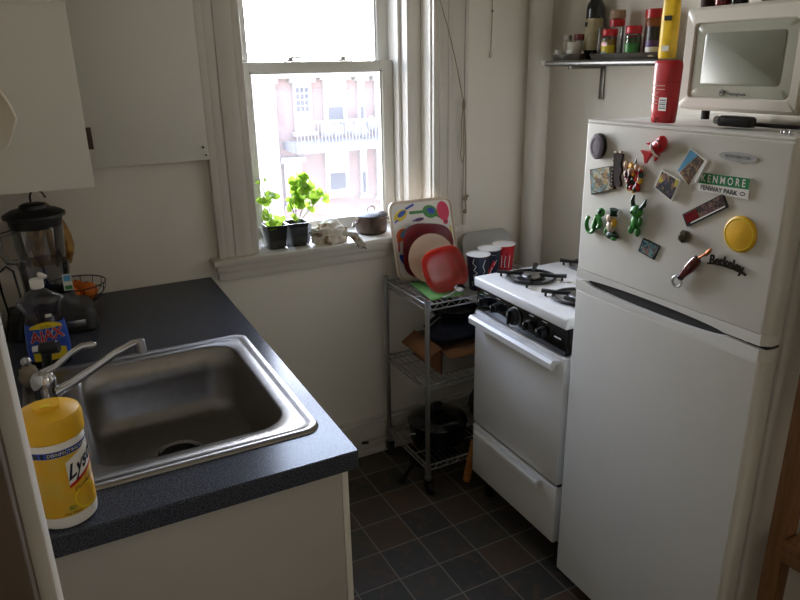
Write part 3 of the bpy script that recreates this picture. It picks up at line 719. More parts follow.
for i in range(8):
    for j in range(12): a = i * 13 + j; fs.append([a, a + 13, a + 14, a + 1])
b.raw(vs, fs); q = b.build('cloth_tail', o, smooth=70); sm = q.modifiers.new('s', 'SOLIDIFY'); sm.thickness = .007; sm.offset = 1
# small lidded pot
PT = thing('small_saucepan', 'small dark brown lidded pot on the windowsill', 'pot', (1.325, .055, SZ + .001))
MB().m('pot_brown').lathe([(.056, 0), (.062, .006), (.064, .02), (.064, .068), (.067, .071), (.062, .071), (.060, .01), (0, .008)], (0, 0, 0), 36).build('pot_body', PT)
MB().m('dark_metal').lathe([(.068, .0715), (.067, .076), (.050, .084), (.02, .088), (0, .089)], (0, 0, 0), 36).build('lid', PT)
MB().m('chrome_dull').tube([(-.016, 0, .087), (-.015, 0, .104), (0, 0, .110), (.015, 0, .104), (.016, 0, .087)], .003, 8).build('lid_handle', PT)
MB().m('pot_brown').tube([(-.063, -.01, .055), (-.085, -.03, .05), (-.098, -.035, .042), (-.085, -.005, .045), (-.063, .01, .052)], .003, 8).build('side_handle', PT)
MB().m('pot_brown').tube([(.063, -.012, .055), (.08, -.015, .05), (.08, .012, .05), (.063, .012, .055)], .003, 8).build('side_handle', PT)

# blind cords
b = MB().m('cord').tube([(1.545, -.02, 2.24), (1.586, -.045, 1.86), (1.626, -.045, 1.752), (1.665, -.045, 1.62), (1.698, -.046, 1.484)], .0022, 6)
b.tube([(1.698, -.046, 1.484), (1.705, -.046, 1.42), (1.712, -.046, 1.28), (1.714, -.046, 1.11)], .0022, 6).tube([(1.698, -.046, 1.48), (1.688, -.046, 1.40), (1.690, -.048, 1.33), (1.684, -.05, 1.28), (1.694, -.05, 1.245), (1.703, -.048, 1.28), (1.70, -.046, 1.36), (1.702, -.046, 1.47)], .0022, 6)
BCd = thing('looped_string', 'long looped blind cord with knots hanging right of the window', 'cord', (0, 0, 0)); b.build('cord', BCd)
MB().m('cord').ball((1.700, -.046, 1.475), (.008, .008, .022)).ball((1.712, -.046, 1.10), (.012, .008, .010), nz=.4).ball((1.721, -.046, 1.108), (.008, .006, .006)).tube([(1.712, -.046, 1.10), (1.716, -.046, 1.06), (1.711, -.046, 1.035)], .003, 6).ball((1.712, -.046, 1.045), (.008, .007, .010), nz=.4).build('knots', BCd)
BP = thing('blind_pull', 'thin pull string with clear tassel on the wall beside the pipe', 'cord', (0, 0, 0))
MB().m('cord').tube([(1.846, -.012, 2.24), (1.845, -.012, 1.90), (1.848, -.012, 1.82), (1.846, -.012, 1.68)], .0016, 6).ball((1.849, -.012, 1.823), .005).build('string', BP)
MB().m('label_white').lathe([(.003, .032), (.006, .02), (.008, 0), (.005, 0)], (1.846, -.012, 1.650), 14).build('tassel', BP)
# pipe in the corner
b = MB().m('trim').lathe([(.046, 0), (.046, ZC)], (2.045, -.072, 0), 40).lathe([(.07, 0), (.066, .012), (.05, .016)], (2.045, -.072, .0), 40)
tag(b.build('heating_pipe'), 'thick white painted vertical pipe in the room corner', 'pipe')

# ================================================================ WIRE CART
CX0, CX1, CY0, CY1 = 1.335, 1.945, -.385, -.045
CT = thing('wire_cart', 'three-tier chrome wire cart on casters beside the stove', 'cart', (0, 0, 0))
for x in (CX0, CX1):
    for y in (CY0, CY1):
        MB().m('chrome_dull').cyl((x, y, .06), (x, y, .815), .0095, seg=14).cyl((x, y, .815), (x, y, .819), .011, seg=14).cyl((x, y, .06), (x, y, .075), .014, seg=14).build('post', CT)
        c = MB().m('rubber').cyl((x - .009, y - .014, .024), (x + .009, y - .014, .024), .0235, seg=24, bev=.003).m('dark_metal').box((x - .014, y - .018, .024), (x - .010, y + .008, .056)).box((x + .010, y - .018, .024), (x + .014, y + .008, .056)).box((x - .014, y - .018, .052), (x + .014, y + .012, .058)); c.build('caster', CT)
def wshelf(z):
    b = MB().m('chrome_dull')
    for zz in (z, z - .022):
        b.tube([(CX0, CY0, zz), (CX1, CY0, zz)], .0032, 8).tube([(CX0, CY1, zz), (CX1, CY1, zz)], .0032, 8).tube([(CX0, CY0, zz), (CX0, CY1, zz)], .0032, 8).tube([(CX1, CY0, zz), (CX1, CY1, zz)], .0032, 8)
    n = 26
    for i in range(1, n): x = CX0 + (CX1 - CX0) * i / n; b.tube([(x, CY0, z + .003), (x, CY1, z + .003)], .0015, 5)
    for y in (CY0 + .11, CY1 - .11): b.tube([(CX0, y, z - .002), (CX1, y, z - .002)], .003, 6)
    for y in (CY0, CY1):
        b.tube([(CX0 + (CX1 - CX0) * i / 24, y, z - (.022 if i % 2 else 0)) for i in range(25)], .0017, 5)
    for x in (CX0, CX1):
        b.tube([(x, CY0 + (CY1 - CY0) * i / 14, z - (.022 if i % 2 else 0)) for i in range(15)], .0017, 5)
    for x in (CX0, CX1):
        for y in (CY0, CY1): b.cyl((x, y, z - .032), (x, y, z + .008), .0135, .012, seg=14)
    b.build('wire_shelf', CT)
for z in (.798, .470, .120): wshelf(z)
TZ = .8035
# colourful serving board, leaning on the wall
WB = thing('serving_board', 'white serving board printed with colourful kitchen utensils, leaning on the wall', 'board')
P0 = Vector((1.362, -.105, TZ + .003)); UP = (Vector((1.352, -.036, 1.118)) - P0); Hh = UP.length; UP.normalize(); RT = Vector((1, 0, -.012)).normalized(); NN = RT.cross(UP).normalized()
XB = Matrix.Translation(P0) @ Matrix((RT, UP, NN)).transposed().to_4x4()
WBw, WBh = .292, Hh
def rrp(cx, cy, hx, hy, r, n=6): return [(p.x, p.y) for p in rr(cx, cy, 0, hx, hy, r, n)]
b = MB().m('cream').prism(rrp(WBw / 2, WBh / 2, WBw / 2, WBh / 2, .035), 0, .004, XB)
b.m('white_print').prism(rrp(WBw / 2, WBh / 2, WBw / 2 - .012, WBh / 2 - .012, .028), .004, .0046, XB)
b.m('cream').tube([XB @ Vector((p[0], p[1], .006)) for p in rrp(WBw / 2, WBh / 2, WBw / 2 - .004, WBh / 2 - .004, .032)], .004, 6, True)
b.build('board', WB)
def ell(cx, cy, a, c, th, n=20): return [(cx + math.cos(th) * a * math.cos(t) - math.sin(th) * c * math.sin(t), cy + math.sin(th) * a * math.cos(t) + math.cos(th) * c * math.sin(t)) for t in [2 * PI * i / n for i in range(n)]]
def bar(x0, y0, x1, y1, w): 
    d = Vector((x1 - x0, y1 - y0)); n = Vector((-d.y, d.x)).normalized() * w / 2; return [(x0 + n.x, y0 + n.y), (x0 - n.x, y0 - n.y), (x1 - n.x, y1 - n.y), (x1 + n.x, y1 + n.y)]
b = MB(); lv = [.0048]
def pr(key, poly): lv[0] += .00012; b.m(key).prism(poly, .0046, lv[0], XB)
pr('yellow_print', ell(.05, .262, .034, .020, .5)); pr('blue', ell(.056, .268, .022, .010, .5)); pr('blue', bar(.075, .285, .115, .300, .009)); pr('blue', bar(.02, .235, .035, .245, .006))
pr('green', ell(.185, .265, .034, .026, -.3)); pr('blue', ell(.190, .268, .018, .012, -.3)); pr('green', bar(.09, .268, .155, .268, .012)); pr('green', bar(.21, .25, .235, .236, .012))
pr('pink', ell(.246, .262, .028, .040, .1)); pr('pink', ell(.252, .22, .012, .014, 0)); pr('red_dark', ell(.252, .218, .006, .007, 0))
pr('orange_print', ell(.045, .185, .030, .022, .6)); pr('lightblue', ell(.052, .188, .018, .011, .7)); pr('lightblue', bar(.06, .20, .085, .215, .007)); pr('orange_print', bar(.02, .158, .032, .168, .014))
pr('blue', ell(.05, .075, .018, .040, .75)); pr('navy', ell(.053, .072, .010, .028, .75)); pr('blue', bar(.02, .105, .035, .095, .01))
pr('yellow_print', bar(.268, .10, .272, .20, .006)); pr('red', bar(.02, .12, .024, .155, .006)); pr('blue', bar(.10, .235, .14, .240, .006)); pr('purple', ell(.13, .238, .022, .007, .1)); pr('green', bar(.27, .02, .255, .09, .008))
b.build('printed_utensils', WB)

def tilted(center, nrm, roll=0.0):
    n = Vector(nrm).normalized(); u = Vector((0, 0, 1)); u = (u - n * u.dot(n)).normalized(); r = u.cross(n).normalized()
    X = Matrix.Translation(center) @ Matrix((r, u, n)).transposed().to_4x4(); return X @ Matrix.Rotation(roll, 4, 'Z')
def dish(name, X, rings, key, label, cat, rim=None):
    b = MB().m(key); b.loft([[X @ p for p in r] for r in rings]); o = b.build(name, smooth=50); return tag(o, label, cat)
X = tilted((1.488, -.124, .922), (-.10, -.93, .26), -.12)
R1 = [sup(0, 0, -.014, .07, .07, 3.2, 48), sup(0, 0, -.010, .080, .080, 3.2, 48), sup(0, 0, .004, .104, .104, 3.2, 48), sup(0, 0, .008, .110, .110, 3.2, 48), sup(0, 0, .006, .103, .103, 3.2, 48), sup(0, 0, -.007, .076, .076, 3.2, 48), sup(0, 0, -.009, .06, .06, 3.0, 48)]
dish('dinner_plate', X, R1, 'red_dark', 'dark red square-rounded plate leaning against the serving board', 'plate')
X = tilted((1.478, -.170, .903), (-.14, -.93, .28), 0)
R1 = [sup(0, 0, z, r, r, 2, 48) for z, r in ((-.014, .05), (-.012, .058), (-.002, .080), (.004, .098), (.006, .0985), (-.001, .076), (-.009, .056), (-.0105, .03))]
dish('side_plate', X, R1, 'cream', 'cream round plate standing between the red plate and the orange-red dish', 'plate')
X = tilted((1.474, -.272, .886), (-.28, -.90, .36), .25)
R1 = [sup(0, 0, z, r, r, 3.0, 48) for z, r in ((-.022, .052), (-.020, .060), (-.006, .074), (.010, .084), (.012, .086), (.010, .0815), (-.006, .070), (-.015, .056), (-.017, .03))]
dish('shallow_dish', X, R1, 'red_clear', 'orange-red glossy shallow dish leaning in front of the plates', 'dish')
# green cloth
b = MB().m('green_cloth'); vs = []; fs = []
for i in range(13):
    for j in range(13):
        u = i / 12; v = j / 12; vs.append((1.365 + .15 * u + .03 * v, -.365 + .23 * v, TZ + .0015 + .0015 * math.sin(u * 9) * math.sin(v * 7)))
for i in range(12):
    for j in range(12): a = i * 13 + j; fs.append([a, a + 13, a + 14, a + 1])
b.raw(vs, fs); o = b.build('dish_mat'); tag(o, 'bright green drying cloth spread on the top cart shelf', 'cloth'); q_ = o.modifiers.new('s', 'SOLIDIFY'); q_.thickness = .0012; q_.offset = 1
b = MB().m('chrome').tube([(1.40, -.372, TZ + .008), (1.44, -.368, TZ + .012), (1.472, -.358, TZ + .020)], .003, 8).ball((1.496, -.350, TZ + .026), (.028, .018, .006), R=Matrix.Rotation(.3, 3, 'Z') @ Matrix.Rotation(.75, 3, 'X'))
tag(b.build('serving_spoon'), 'shiny metal spoon lying in front of the orange-red dish', 'spoon')
# grey tray
P0 = Vector((1.685, -.095, TZ + .003)); UP = (Vector((1.70, -.030, .948)) - P0); H2 = UP.length; UP.normalize(); RT = Vector((1, 0, -.02)).normalized(); NN = RT.cross(UP).normalized()
XG = Matrix.Translation(P0) @ Matrix((RT, UP, NN)).transposed().to_4x4()
b = MB().m('grey_tray').loft([[XG @ Vector((p.x, p.y, z)) for p in rr(.125, H2 / 2, 0, .125 - i, H2 / 2 - i, .05)] for i, z in ((.004, -.002), (0, .006), (.003, .007), (.010, .001))])
tag(b.build('grey_tray'), 'grey plastic tray leaning on the wall behind the cups', 'tray')
# cups
def cup(x, y, key, label, deco):
    t = thing('paper_cup', label, 'cup', (x, y, TZ + .001), 0, 'tumblers on the cart')
    h = .139
    MB().m(key).lathe([(.031, 0), (.033, .003), (.0445, h), (.0435, h), (.032, .005), (.0, .004)], (0, 0, 0), 36).build('cup_body', t)
    MB().m('white_print').tube([(.0445 * math.cos(k * PI / 18), .0445 * math.sin(k * PI / 18), h) for k in range(36)], .0022, 6, True).lathe([(.042, h - .006), (.042, h - .0015), (0, h - .001)], (0, 0, 0), 36).build('lid', t)
    b = MB()
    def W(s_, z, o=.0008):
        r = .033 + (.0445 - .033) * z / h + o; a = -.55 + s_ / .04; return (r * math.sin(a), -r * math.cos(a), z)
    deco(b, W); b.build('printed_design', t); return t
def wl(b, W, pts, w): 
    vs = []; fs = []
    for i, (s_, z) in enumerate(pts): vs += [W(s_ - w / 2, z), W(s_ + w / 2, z)]
    for i in range(len(pts) - 1): fs.append([2 * i, 2 * i + 1, 2 * i + 3, 2 * i + 2])
    b.raw(vs, fs)
def deco1(b, W):
    b.m('white_print'); wl(b, W, [(-.022, .02), (-.028, .035), (-.010, .045), (-.020, .06), (-.004, .075), (-.018, .085), (-.008, .10), (-.022, .112), (-.016, .13)], .0025)
    wl(b, W, [(.020, .02), (.030, .04), (.014, .06), (.026, .08), (.016, .10), (.024, .125)], .002)
def deco2(b, W):
    b.m('red').raw([W(-.01 + .004 * i, .05 + .0085 * i) for i in range(7)] + [W(-.002 + .0045 * i, .045 + .007 * i) for i in range(7)][::-1], [list(range(14))])
    b.m('white_print'); wl(b, W, [(.0, .04), (.004, .055), (.010, .07), (.018, .085), (.028, .10)], .003); wl(b, W, [(-.02, .12), (.0, .122), (.02, .12)], .012)
def deco3(b, W):
    b.m('white_print')
    for k in range(4): wl(b, W, [(-.028 + .016 * k, .05), (-.030 + .016 * k + .004 * (k % 2), .075), (-.026 + .016 * k, .10)], .0032)
    b.m('red_dark'); wl(b, W, [(.005, .04), (.008, .11)], .004)
cup(1.590, -.332, 'navy', 'front navy tumbler with a white outline figure, next to the orange-red dish', deco1)
cup(1.676, -.283, 'navy', 'middle navy tumbler with a red and white swoosh on the cart', deco2)
cup(1.764, -.255, 'red_cup', 'red tumbler with white marks, rightmost on the cart', deco3)

# middle shelf: cardboard box with dark pans
BXo = thing('open_box', 'open cardboard box with grey side on the middle cart shelf', 'box', (1.60, -.215, .475), .0)
b = MB().m('box_grey').box((-.17, -.115, 0), (.17, -.111, .10)).box((-.17, .111, 0), (.17, .115, .10)).m('cardboard').box((-.17, -.115, 0), (-.166, .115, .11)).box((.166, -.115, 0), (.17, .115, .10)).box((-.17, -.115, 0), (.17, .115, .003))
b.build('box_body', BXo)
MB().m('cardboard').raw([(-.168, -.11, .11), (-.168, .11, .11), (-.235, .10, .075), (-.235, -.10, .07)], [[0, 1, 2, 3]]).raw([(-.167, -.113, .10), (.0, -.113, .10), (-.02, -.165, .085), (-.16, -.165, .085)], [[0, 1, 2, 3]]).build('box_flap', BXo).modifiers.new('s', 'SOLIDIFY').thickness = .003
def lump(name, c, r, seed, key, label, cat, amp=.25):
    bm = bmesh.new(); bmesh.ops.create_icosphere(bm, subdivisions=4, radius=1)
    for v in bm.verts:
        p = v.co.normalized(); n = noise.noise(p * 1.7 + Vector((seed, 0, 0))) * amp + abs(noise.noise(p * 4 + Vector((0, seed, 0)))) * amp * .5
        q = p * (1 + n); v.co = Vector((q.x * r[0], q.y * r[1], max(q.z, -.8) * r[2]))
    o = MB().m(key).frombm(bm).build(name, smooth=60); o.location = c; return tag(o, label, cat)
lump('dark_cloth', (1.60, -.212, .600), (.145, .085, .045), 2, 'navy_cloth', 'dark folded cloth filling the cardboard box', 'cloth')
FP = thing('frying_pan', 'dark frying pan resting on the open box on the cart', 'pan', (1.56, -.20, .668), .5)
MB().m('black_gloss').lathe([(.07, 0), (.09, .01), (.10, .032), (.097, .032), (.087, .012), (0, .003)], (0, 0, 0), 36).build('pan_body', FP)
MB().m('black').tube([(-.098, 0, .028), (-.15, 0, .022), (-.215, 0, .012)], .008, 8).build('handle', FP)
# bottom shelf: black cookware
KP = thing('stock_pot', 'black covered pot on the bottom cart shelf', 'pot', (1.480, -.215, .1275))
MB().m('black_gloss').lathe([(.105, 0), (.118, .008), (.122, .08), (.126, .084), (.118, .084), (0, .08)], (0, 0, 0), 40).build('pot_body', KP)
MB().m('black_gloss').lathe([(.124, .085), (.120, .095), (.08, .118), (.03, .128), (0, .129)], (0, 0, 0), 40).build('lid', KP)
MB().m('black').lathe([(.008, .126), (.008, .14), (.02, .146), (.02, .156), (0, .16)], (0, 0, 0), 20).build('knob', KP)
MB().m('chrome_dull').tube([(-.122, -.03, .06), (-.145, -.02, .06), (-.145, .02, .06), (-.122, .03, .06)], .004, 8).build('side_handle', KP)
lump('black_bag', (1.780, -.215, .212), (.120, .11, .10), 5, 'bag', 'crumpled black bag beside the pot on the bottom cart shelf', 'bag')
o = thing('black_handle_pan', 'small black skillet on the floor under the cart, handle sticking out', 'pan', (1.40, -.20, .002), 0)
MB().m('black').lathe([(.075, 0), (.09, .008), (.096, .03), (.093, .03), (.085, .01), (0, .004)], (.06, .02, 0), 32).build('pan_body', o)
MB().m('black').tube([(-.035, -.02, .028), (-.09, -.065, .034), (-.140, -.108, .03)], .008, 10, taper=[.7, 1, 1.3]).ball((-.145, -.112, .029), (.015, .015, .009)).build('handle', o)
b = MB().m('wood_handle').cyl((1.500, -.412, .014), (1.512, -.447, .215), .0150, .0140, seg=18, bev=.004)
tag(b.build('wooden_rod'), 'wooden rolling-pin style rod leaning between cart and stove', 'rod')
b = MB().m('label_white').tube([(1.02, -.05, .005), (1.12, -.045, .03), (1.20, -.035, .075), (1.26, -.035, .068), (1.32, -.04, .075), (1.42, -.032, .10), (1.52, -.028, .18)], .003, 6).m('black').cyl((1.205, -.036, .078), (1.235, -.036, .073), .006, seg=10)
tag(b.build('wall_cable'), 'thin pale cable running along the baseboard to the cart', 'cable')
b = MB().m('wood_handle').prism([(-.012, 0), (.012, 0), (.008, .11), (-.008, .11)], -.008, .008, Matrix.Translation((1.130, -.055, .001)) @ Matrix.Rotation(PI / 2, 4, 'X') @ Matrix.Rotation(-.12, 4, 'Z'))
tag(b.build('wooden_wedge'), 'small orange-brown wooden wedge by the baseboard near the counter corner', 'wedge')

# ================================================================ STOVE
ST = thing('gas_stove', 'white four-burner gas stove with black control panel', 'stove', (1.4753, -.4848, 0), -.0147)
SW, SD = .5015, .635
b = MB().m('white').box((.03, -SW + .004, .11), (SD, -.004, .878)).m('dark_metal').box((.05, -SW + .02, .0), (.08, -SW + .05, .11)).box((.05, -.05, 0), (.08, -.02, .11)).box((SD - .05, -SW + .02, .0), (SD - .02, -SW + .05, .11)).box((SD - .05, -.05, 0), (SD - .02, -.02, .11))
b.build('body', ST)
b = MB().m('white').box((-.006, -SW, .880), (SD, 0, .915), .006, 3); top = b.build('cooktop', ST)
b = MB().m('black_gloss').box((.004, -SW + .006, .792), (.03, -.006, .879), .002); cp = b.build('control_panel', ST)
b = MB().m('white_print')
for y in (-.065, -.139, -.323, -.39, -.237): b.box((.0032, y - .012, .868), (.0042, y + .012, .870))
b.box((.0032, -.47, .838), (.0042, -.44, .842)); b.build('markings', cp)
for y in (-.065, -.139, -.237, -.323, -.390):
    big = abs(y + .237) < .01; r = .030 if big else .017
    if big: MB().m('chrome_dull').lathe([(.033, 0), (.033, -.003), (.030, -.004)], (.004, y, .836), 32, 'x').build('knob_ring', cp)
    MB().m('black').lathe([(r, .0), (r, -.008), (r * .85, -.018), (r * .6, -.02), (0, -.02)], (.003, y, .838), 28, 'x').box((-.028, y - .003, .838 - r * .8), (-.014, y + .003, .838 + r * .8), .001).m('white_print').box((-.0285, y - .0012, .838 + r * .3), (-.028, y + .0012, .838 + r * .75)).build('knob', cp)
b = MB().m('white').box((.0, -SW + .004, .340), (.029, -.004, .786), .004); od = b.build('oven_door', ST)
b = MB().m('white').loft([[Vector((x, y, z)) for x, z in ((-.002, .776), (-.030, .779), (-.038, .770), (-.036, .750), (-.026, .745), (-.014, .762), (-.002, .764))] for y in (-.478, -.018)]); b.build('oven_handle', od)
b = MB().m('white').box((.0, -SW + .004, .118), (.029, -.004, .328), .004); dr = b.build('bottom_drawer', ST)
b = MB().m('white').loft([[Vector((x, y, z)) for x, z in ((-.001, .322), (-.020, .324), (-.026, .316), (-.025, .300), (-.018, .296), (-.010, .308), (-.001, .310))] for y in (-.425, -.05)]); b.build('drawer_handle', dr)
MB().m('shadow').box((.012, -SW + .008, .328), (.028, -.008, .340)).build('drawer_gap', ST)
for bx in (.15, .43):
    for by in (-.125, -.375):
        c = (bx, by, .915)
        b = MB().m('grey_tray').lathe([(.092, .0005), (.088, .003), (.078, .002), (.068, .0012), (.045, .0010), (.0, .0010)], c, 36, cap0=False)
        b.m('white').lathe([(.100, .0003), (.094, .002), (.090, .0005)], c, 36, cap0=False, cap1=False)
        b.build('drip_pan', ST)
        MB().m('shadow').lathe([(.050, .0012), (.048, .0022), (.0, .0022)], c, 28).m('chrome_dull').lathe([(.022, .002), (.024, .006), (.034, .008), (.035, .014), (.030, .018), (0, .019)], c, 28).build('burner', ST)
        b = MB().m('iron')
        b.tube([Vector(c) + Vector((.082 * math.cos(k * PI / 16), .082 * math.sin(k * PI / 16), .008)) for k in range(32)], .0052, 8, True)
        for k in range(4):
            a = PI / 4 + k * PI / 2; d = Vector((math.cos(a), math.sin(a), 0)); sd = Vector((-d.y, d.x, 0))
            c0 = Vector(c)
            vs = []
            for t, h, w in ((.028, .022, .0045), (.080, .022, .006), (.120, .024, .0085)):
                for s_, zz in ((-1, h), (1, h), (1, h - .010), (-1, h - .010)): vs.append(c0 + d * t + sd * w * s_ + Vector((0, 0, zz)))
            fs = [[0, 1, 2, 3], [8, 11, 10, 9]]
            for q in (0, 4):
                for i in range(4): fs.append([q + i, q + 4 + i, q + 4 + (i + 1) % 4, q + (i + 1) % 4])
            b.raw(vs, fs)
            b.cyl(c0 + d * .082 + Vector((0, 0, .006)), c0 + d * .082 + Vector((0, 0, .016)), .005, seg=8).cyl(c0 + d * .106 + Vector((0, 0, .0012)), c0 + d * .106 + Vector((0, 0, .016)), .004, seg=8)
        b.build('grate', ST)

# ================================================================ FRIDGE
FX, FY, FT = 1.4435, -1.0333, -.0132
FW, FH, FD = .5824, 1.4891, .665
FR = thing('refrigerator', 'white top-freezer refrigerator covered with magnets', 'refrigerator', (FX, FY, 0), FT)
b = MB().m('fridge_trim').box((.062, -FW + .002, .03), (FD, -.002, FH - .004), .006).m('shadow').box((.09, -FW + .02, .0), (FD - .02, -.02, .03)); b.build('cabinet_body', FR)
b = MB().m('seal').box((.0455, -FW + .014, .08), (.062, -.012, 1.048)).box((.0455, -FW + .014, 1.078), (.062, -.012, FH - .014)); b.build('door_gasket', FR)
def door_slab(z0, z1, key='fridge', r=.018):
    """rounded vertical front edges"""
    rings = []
    base = [(.052, -.001)]
    pts = [(.052, 0.0)] 
    n = 6; pr_ = [(.045, -.0005)]
    for k in range(n + 1):
        a = PI / 2 * k / n; pr_.append((.006 - .006 * math.sin(a), -.0005 - .006 + .006 * math.cos(a)))
    for k in range(n + 1):
        a = PI / 2 * k / n; pr_.append((r - r * math.cos(a), -FW + r - r * math.sin(a)))
    pr_.append((.045, -FW))
    for z, i in ((z0, .003), (z0 + .003, 0), (z1 - .003, 0), (z1, .003)):
        rings.append([Vector((max(x, i) , y, z)) for x, y in pr_])
    return MB().m(key).loft(rings)
fd = door_slab(1.088, FH - .008).build('freezer_door', FR)
b = door_slab(FH - .0085, FH, 'fridge_trim'); b.build('top_trim', fd)
# lower band of the freezer door with finger recess cut
def band(zt, zb, dip, key, up):
    b = MB().m(key); n = 40; r = .018
    cols = []
    ys = [-.0005 - (FW - .0005) * i / n for i in range(n + 1)]
    vs = []; fs = []
    for y in ys:
        u = -y; t = max(0, min(1, (u - .045) / .43)); d = dip * math.sin(PI * t) ** .5 if 0 < t < 1 else 0
        x = 0.0 if u < FW - r else r - math.sqrt(max(0, r * r - (u - FW + r) ** 2))
        a, c = (zt, zb + d) if up else (zt - d, zb)
        vs += [(x, y, a), (x, y, c), (.045, y, a), (.045, y, c)]
    for i in range(n):
        q = 4 * i; fs += [[q, q + 4, q + 5, q + 1], [q + 2, q + 3, q + 7, q + 6], [q, q + 2, q + 6, q + 4], [q + 1, q + 5, q + 7, q + 3]]
    fs += [[0, 1, 3, 2], [4 * n, 4 * n + 2, 4 * n + 3, 4 * n + 1]]
    return b.raw(vs, fs)
band(1.088, 1.064, .010, 'fridge_trim', True).build('handle_band', fd)
ld_ = door_slab(.072, 1.028).build('refrigerator_door', FR)
band(1.0562, 1.028, .013, 'fridge_trim', False).build('handle_band', ld_)
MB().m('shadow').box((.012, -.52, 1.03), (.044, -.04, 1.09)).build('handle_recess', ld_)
b = MB().m('dark_metal').box((.01, -FW + .005, 1.0565), (.05, -FW + .05, 1.0635)); b.build('door_hinge', FR)
XF = Matrix.Translation((FX, FY, 0)) @ Matrix.Rotation(FT, 4, 'Z')
XD = XF @ Matrix(((0, 0, -1, 0), (-1, 0, 0, 0), (0, 1, 0, 0), (0, 0, 0, 1)))     # (u, v, w): right along the door, up, out of the door
XDl = Matrix(((0, 0, -1, 0), (-1, 0, 0, 0), (0, 1, 0, 0), (0, 0, 0, 1)))
b = MB().m('grey_tray').prism(ell(.455, 1.441, .045, .0095, -.02, 28), .0, .003, XDl).m('seal').text('REFRIGERATOR', .0085, XDl @ Matrix.Translation((.455, 1.441, .0031)), .0004)
b.build('logo_plate', fd)

def magnet(name, label, u, v, rotz=0.0, cat='magnet'):
    o = thing(name, label, cat, XD @ Vector((u, v, .0004)), 0, 'magnets on the freezer door')
    o.rotation_mode = 'XYZ'; Rm = (XD.to_3x3() @ Matrix.Rotation(rotz, 3, 'Z')).to_4x4(); o.rotation_euler = Rm.to_euler(); return o
I4 = Matrix.Identity(4)
o = magnet('oval_magnet', 'grey-purple oval stone magnet at the door top left', .053, 1.426)
MB().m('black').loft([[Vector((p[0], p[1], z)) for p in ell(0, 0, a, c, 0, 36)] for z, a, c in ((0, .025, .032), (.010, .0255, .0325))]).build('magnet_back', o)
MB().m('grey_purple').loft([[Vector((p[0], p[1], z)) for p in ell(0, 0, a, c, 0, 36)] for z, a, c in ((.010, .0245, .0315), (.013, .0235, .030), (.014, .019, .025))]).tube([(p[0], p[1], .0142) for p in ell(0, 0, .016, .021, 0, 30)], .0009, 5, True).build('face', o)
o = magnet('picture_tile', 'square ceramic picture tile magnet with blue and gold print, door left', .074, 1.344, 0)
tq = [(-.045, .020), (.036, .040), (.048, -.018), (-.033, -.044)]
MB().m('brown_strip').prism(tq, 0, .006).m('picture1').prism([(x * .94, y * .94) for x, y in tq], .006, .0068).build('tile', o)
MB().m('brown_strip').prism(bar(.030, .036, .040, -.014, .008), .0068, .0082).build('border_strip', o)
o = magnet('totem_magnet', 'narrow dark brown carved strip magnet right of the picture tile', .1265, 1.375, .03)
pl = []
for i in range(13): pl.append((-.013 - .003 * (i % 2), -.04 + .08 * i / 12))
for i in range(13): pl.append((.012 + .003 * math.sin(i * 1.3), .04 - .08 * i / 12))
MB().m('brown_strip').prism(pl, 0, .007).build('carving', o)
b = MB().m('cream')
for i in range(9): b.ball((-.0145, -.036 + .009 * i, .006), .0028, 8, 6)
b.ball((-.008, .043, .006), (.006, .004, .004), 10, 8).ball((.010, .044, .006), (.005, .004, .004), 10, 8); b.build('beads', o)
o = magnet('jester_magnet', 'multicoloured small jester figure magnet in the upper left group', .184, 1.368, 0)
b = MB(); rn = random.Random(4)
for i in range(64):
    b.m(['red', 'yellow', 'green_dark', 'skin', 'red_dark', 'black'][i % 6]); x = rn.uniform(-.026, .026); y = rn.uniform(-.034, .028)
    if abs(x) > .020 and y < -.015: x *= .5
    b.ball((x, y, .006 + rn.uniform(0, .005)), (rn.uniform(.004, .008), rn.uniform(.006, .010), .005), 8, 6)
b.m('green_dark').cyl((.0, .024, .007), (.004, .042, .007), .004, .001, seg=8); b.m('skin').ball((-.004, .012, .013), .008, 12, 8).m('red').tube([(.008, -.01, .01), (.022, .012, .012), (.028, .018, .01)], .004, 6).m('yellow').ball((.004, -.036, .008), (.007, .006, .005), 8, 6)
b.build('figure', o)
o = magnet('red_fish_magnet', 'bright red fish figure magnet with a pale band at the door top', .243, 1.437, .58)
b = MB().m('red').ball((.012, 0, .011), (.026, .017, .011), 20, 12).ball((.028, .004, .013), (.014, .014, .010), 16, 10)
b.prism([(-.012, 0), (-.038, .018), (-.034, .002), (-.040, -.016), (-.012, -.004)], .003, .013).prism([(-.006, .012), (-.018, .024), (.004, .018)], .004, .012).prism([(-.004, -.012), (-.012, -.024), (.006, -.016)], .004, .012).build('body', o)
MB().m('white_print').tube([(-.001 + .004 * math.sin(t * PI), .018 - .036 * t, .008 + .0155 * math.sin(PI * t)) for t in [i / 10 for i in range(11)]], .0032, 8).m('black').ball((.026, -.004, .0225), .0026, 8, 6).ball((.026, .008, .0225), .0026, 8, 6).build('band_and_eyes', o)
o = magnet('blue_photo_magnet', 'blue-sky travel photo magnet tucked behind the smaller photo', .344, 1.408, 0)
q = [(.337 - .344, 1.448 - 1.408), (.380 - .344, 1.427 - 1.408), (.344 - .344, 1.366 - 1.408), (.307 - .344, 1.392 - 1.408)]
MB().m('white_print').prism(q, 0, .004).m('lightblue').prism([(-.006, .037), (.014, .027), (-.030, -.014), (-.035, -.013)], .004, .0046).m('picture5').prism([(.015, .026), (.033, .017), (.0, -.039), (-.028, -.016)], .004, .0046).build('print', o)
MB().m('white_print').prism(bar(.022, -.03, .045, .02, .006), .004, .012).build('folded_edge', o)
o = magnet('colour_photo_magnet', 'tilted small photo magnet with purple and yellow print', .289, 1.361, 0)
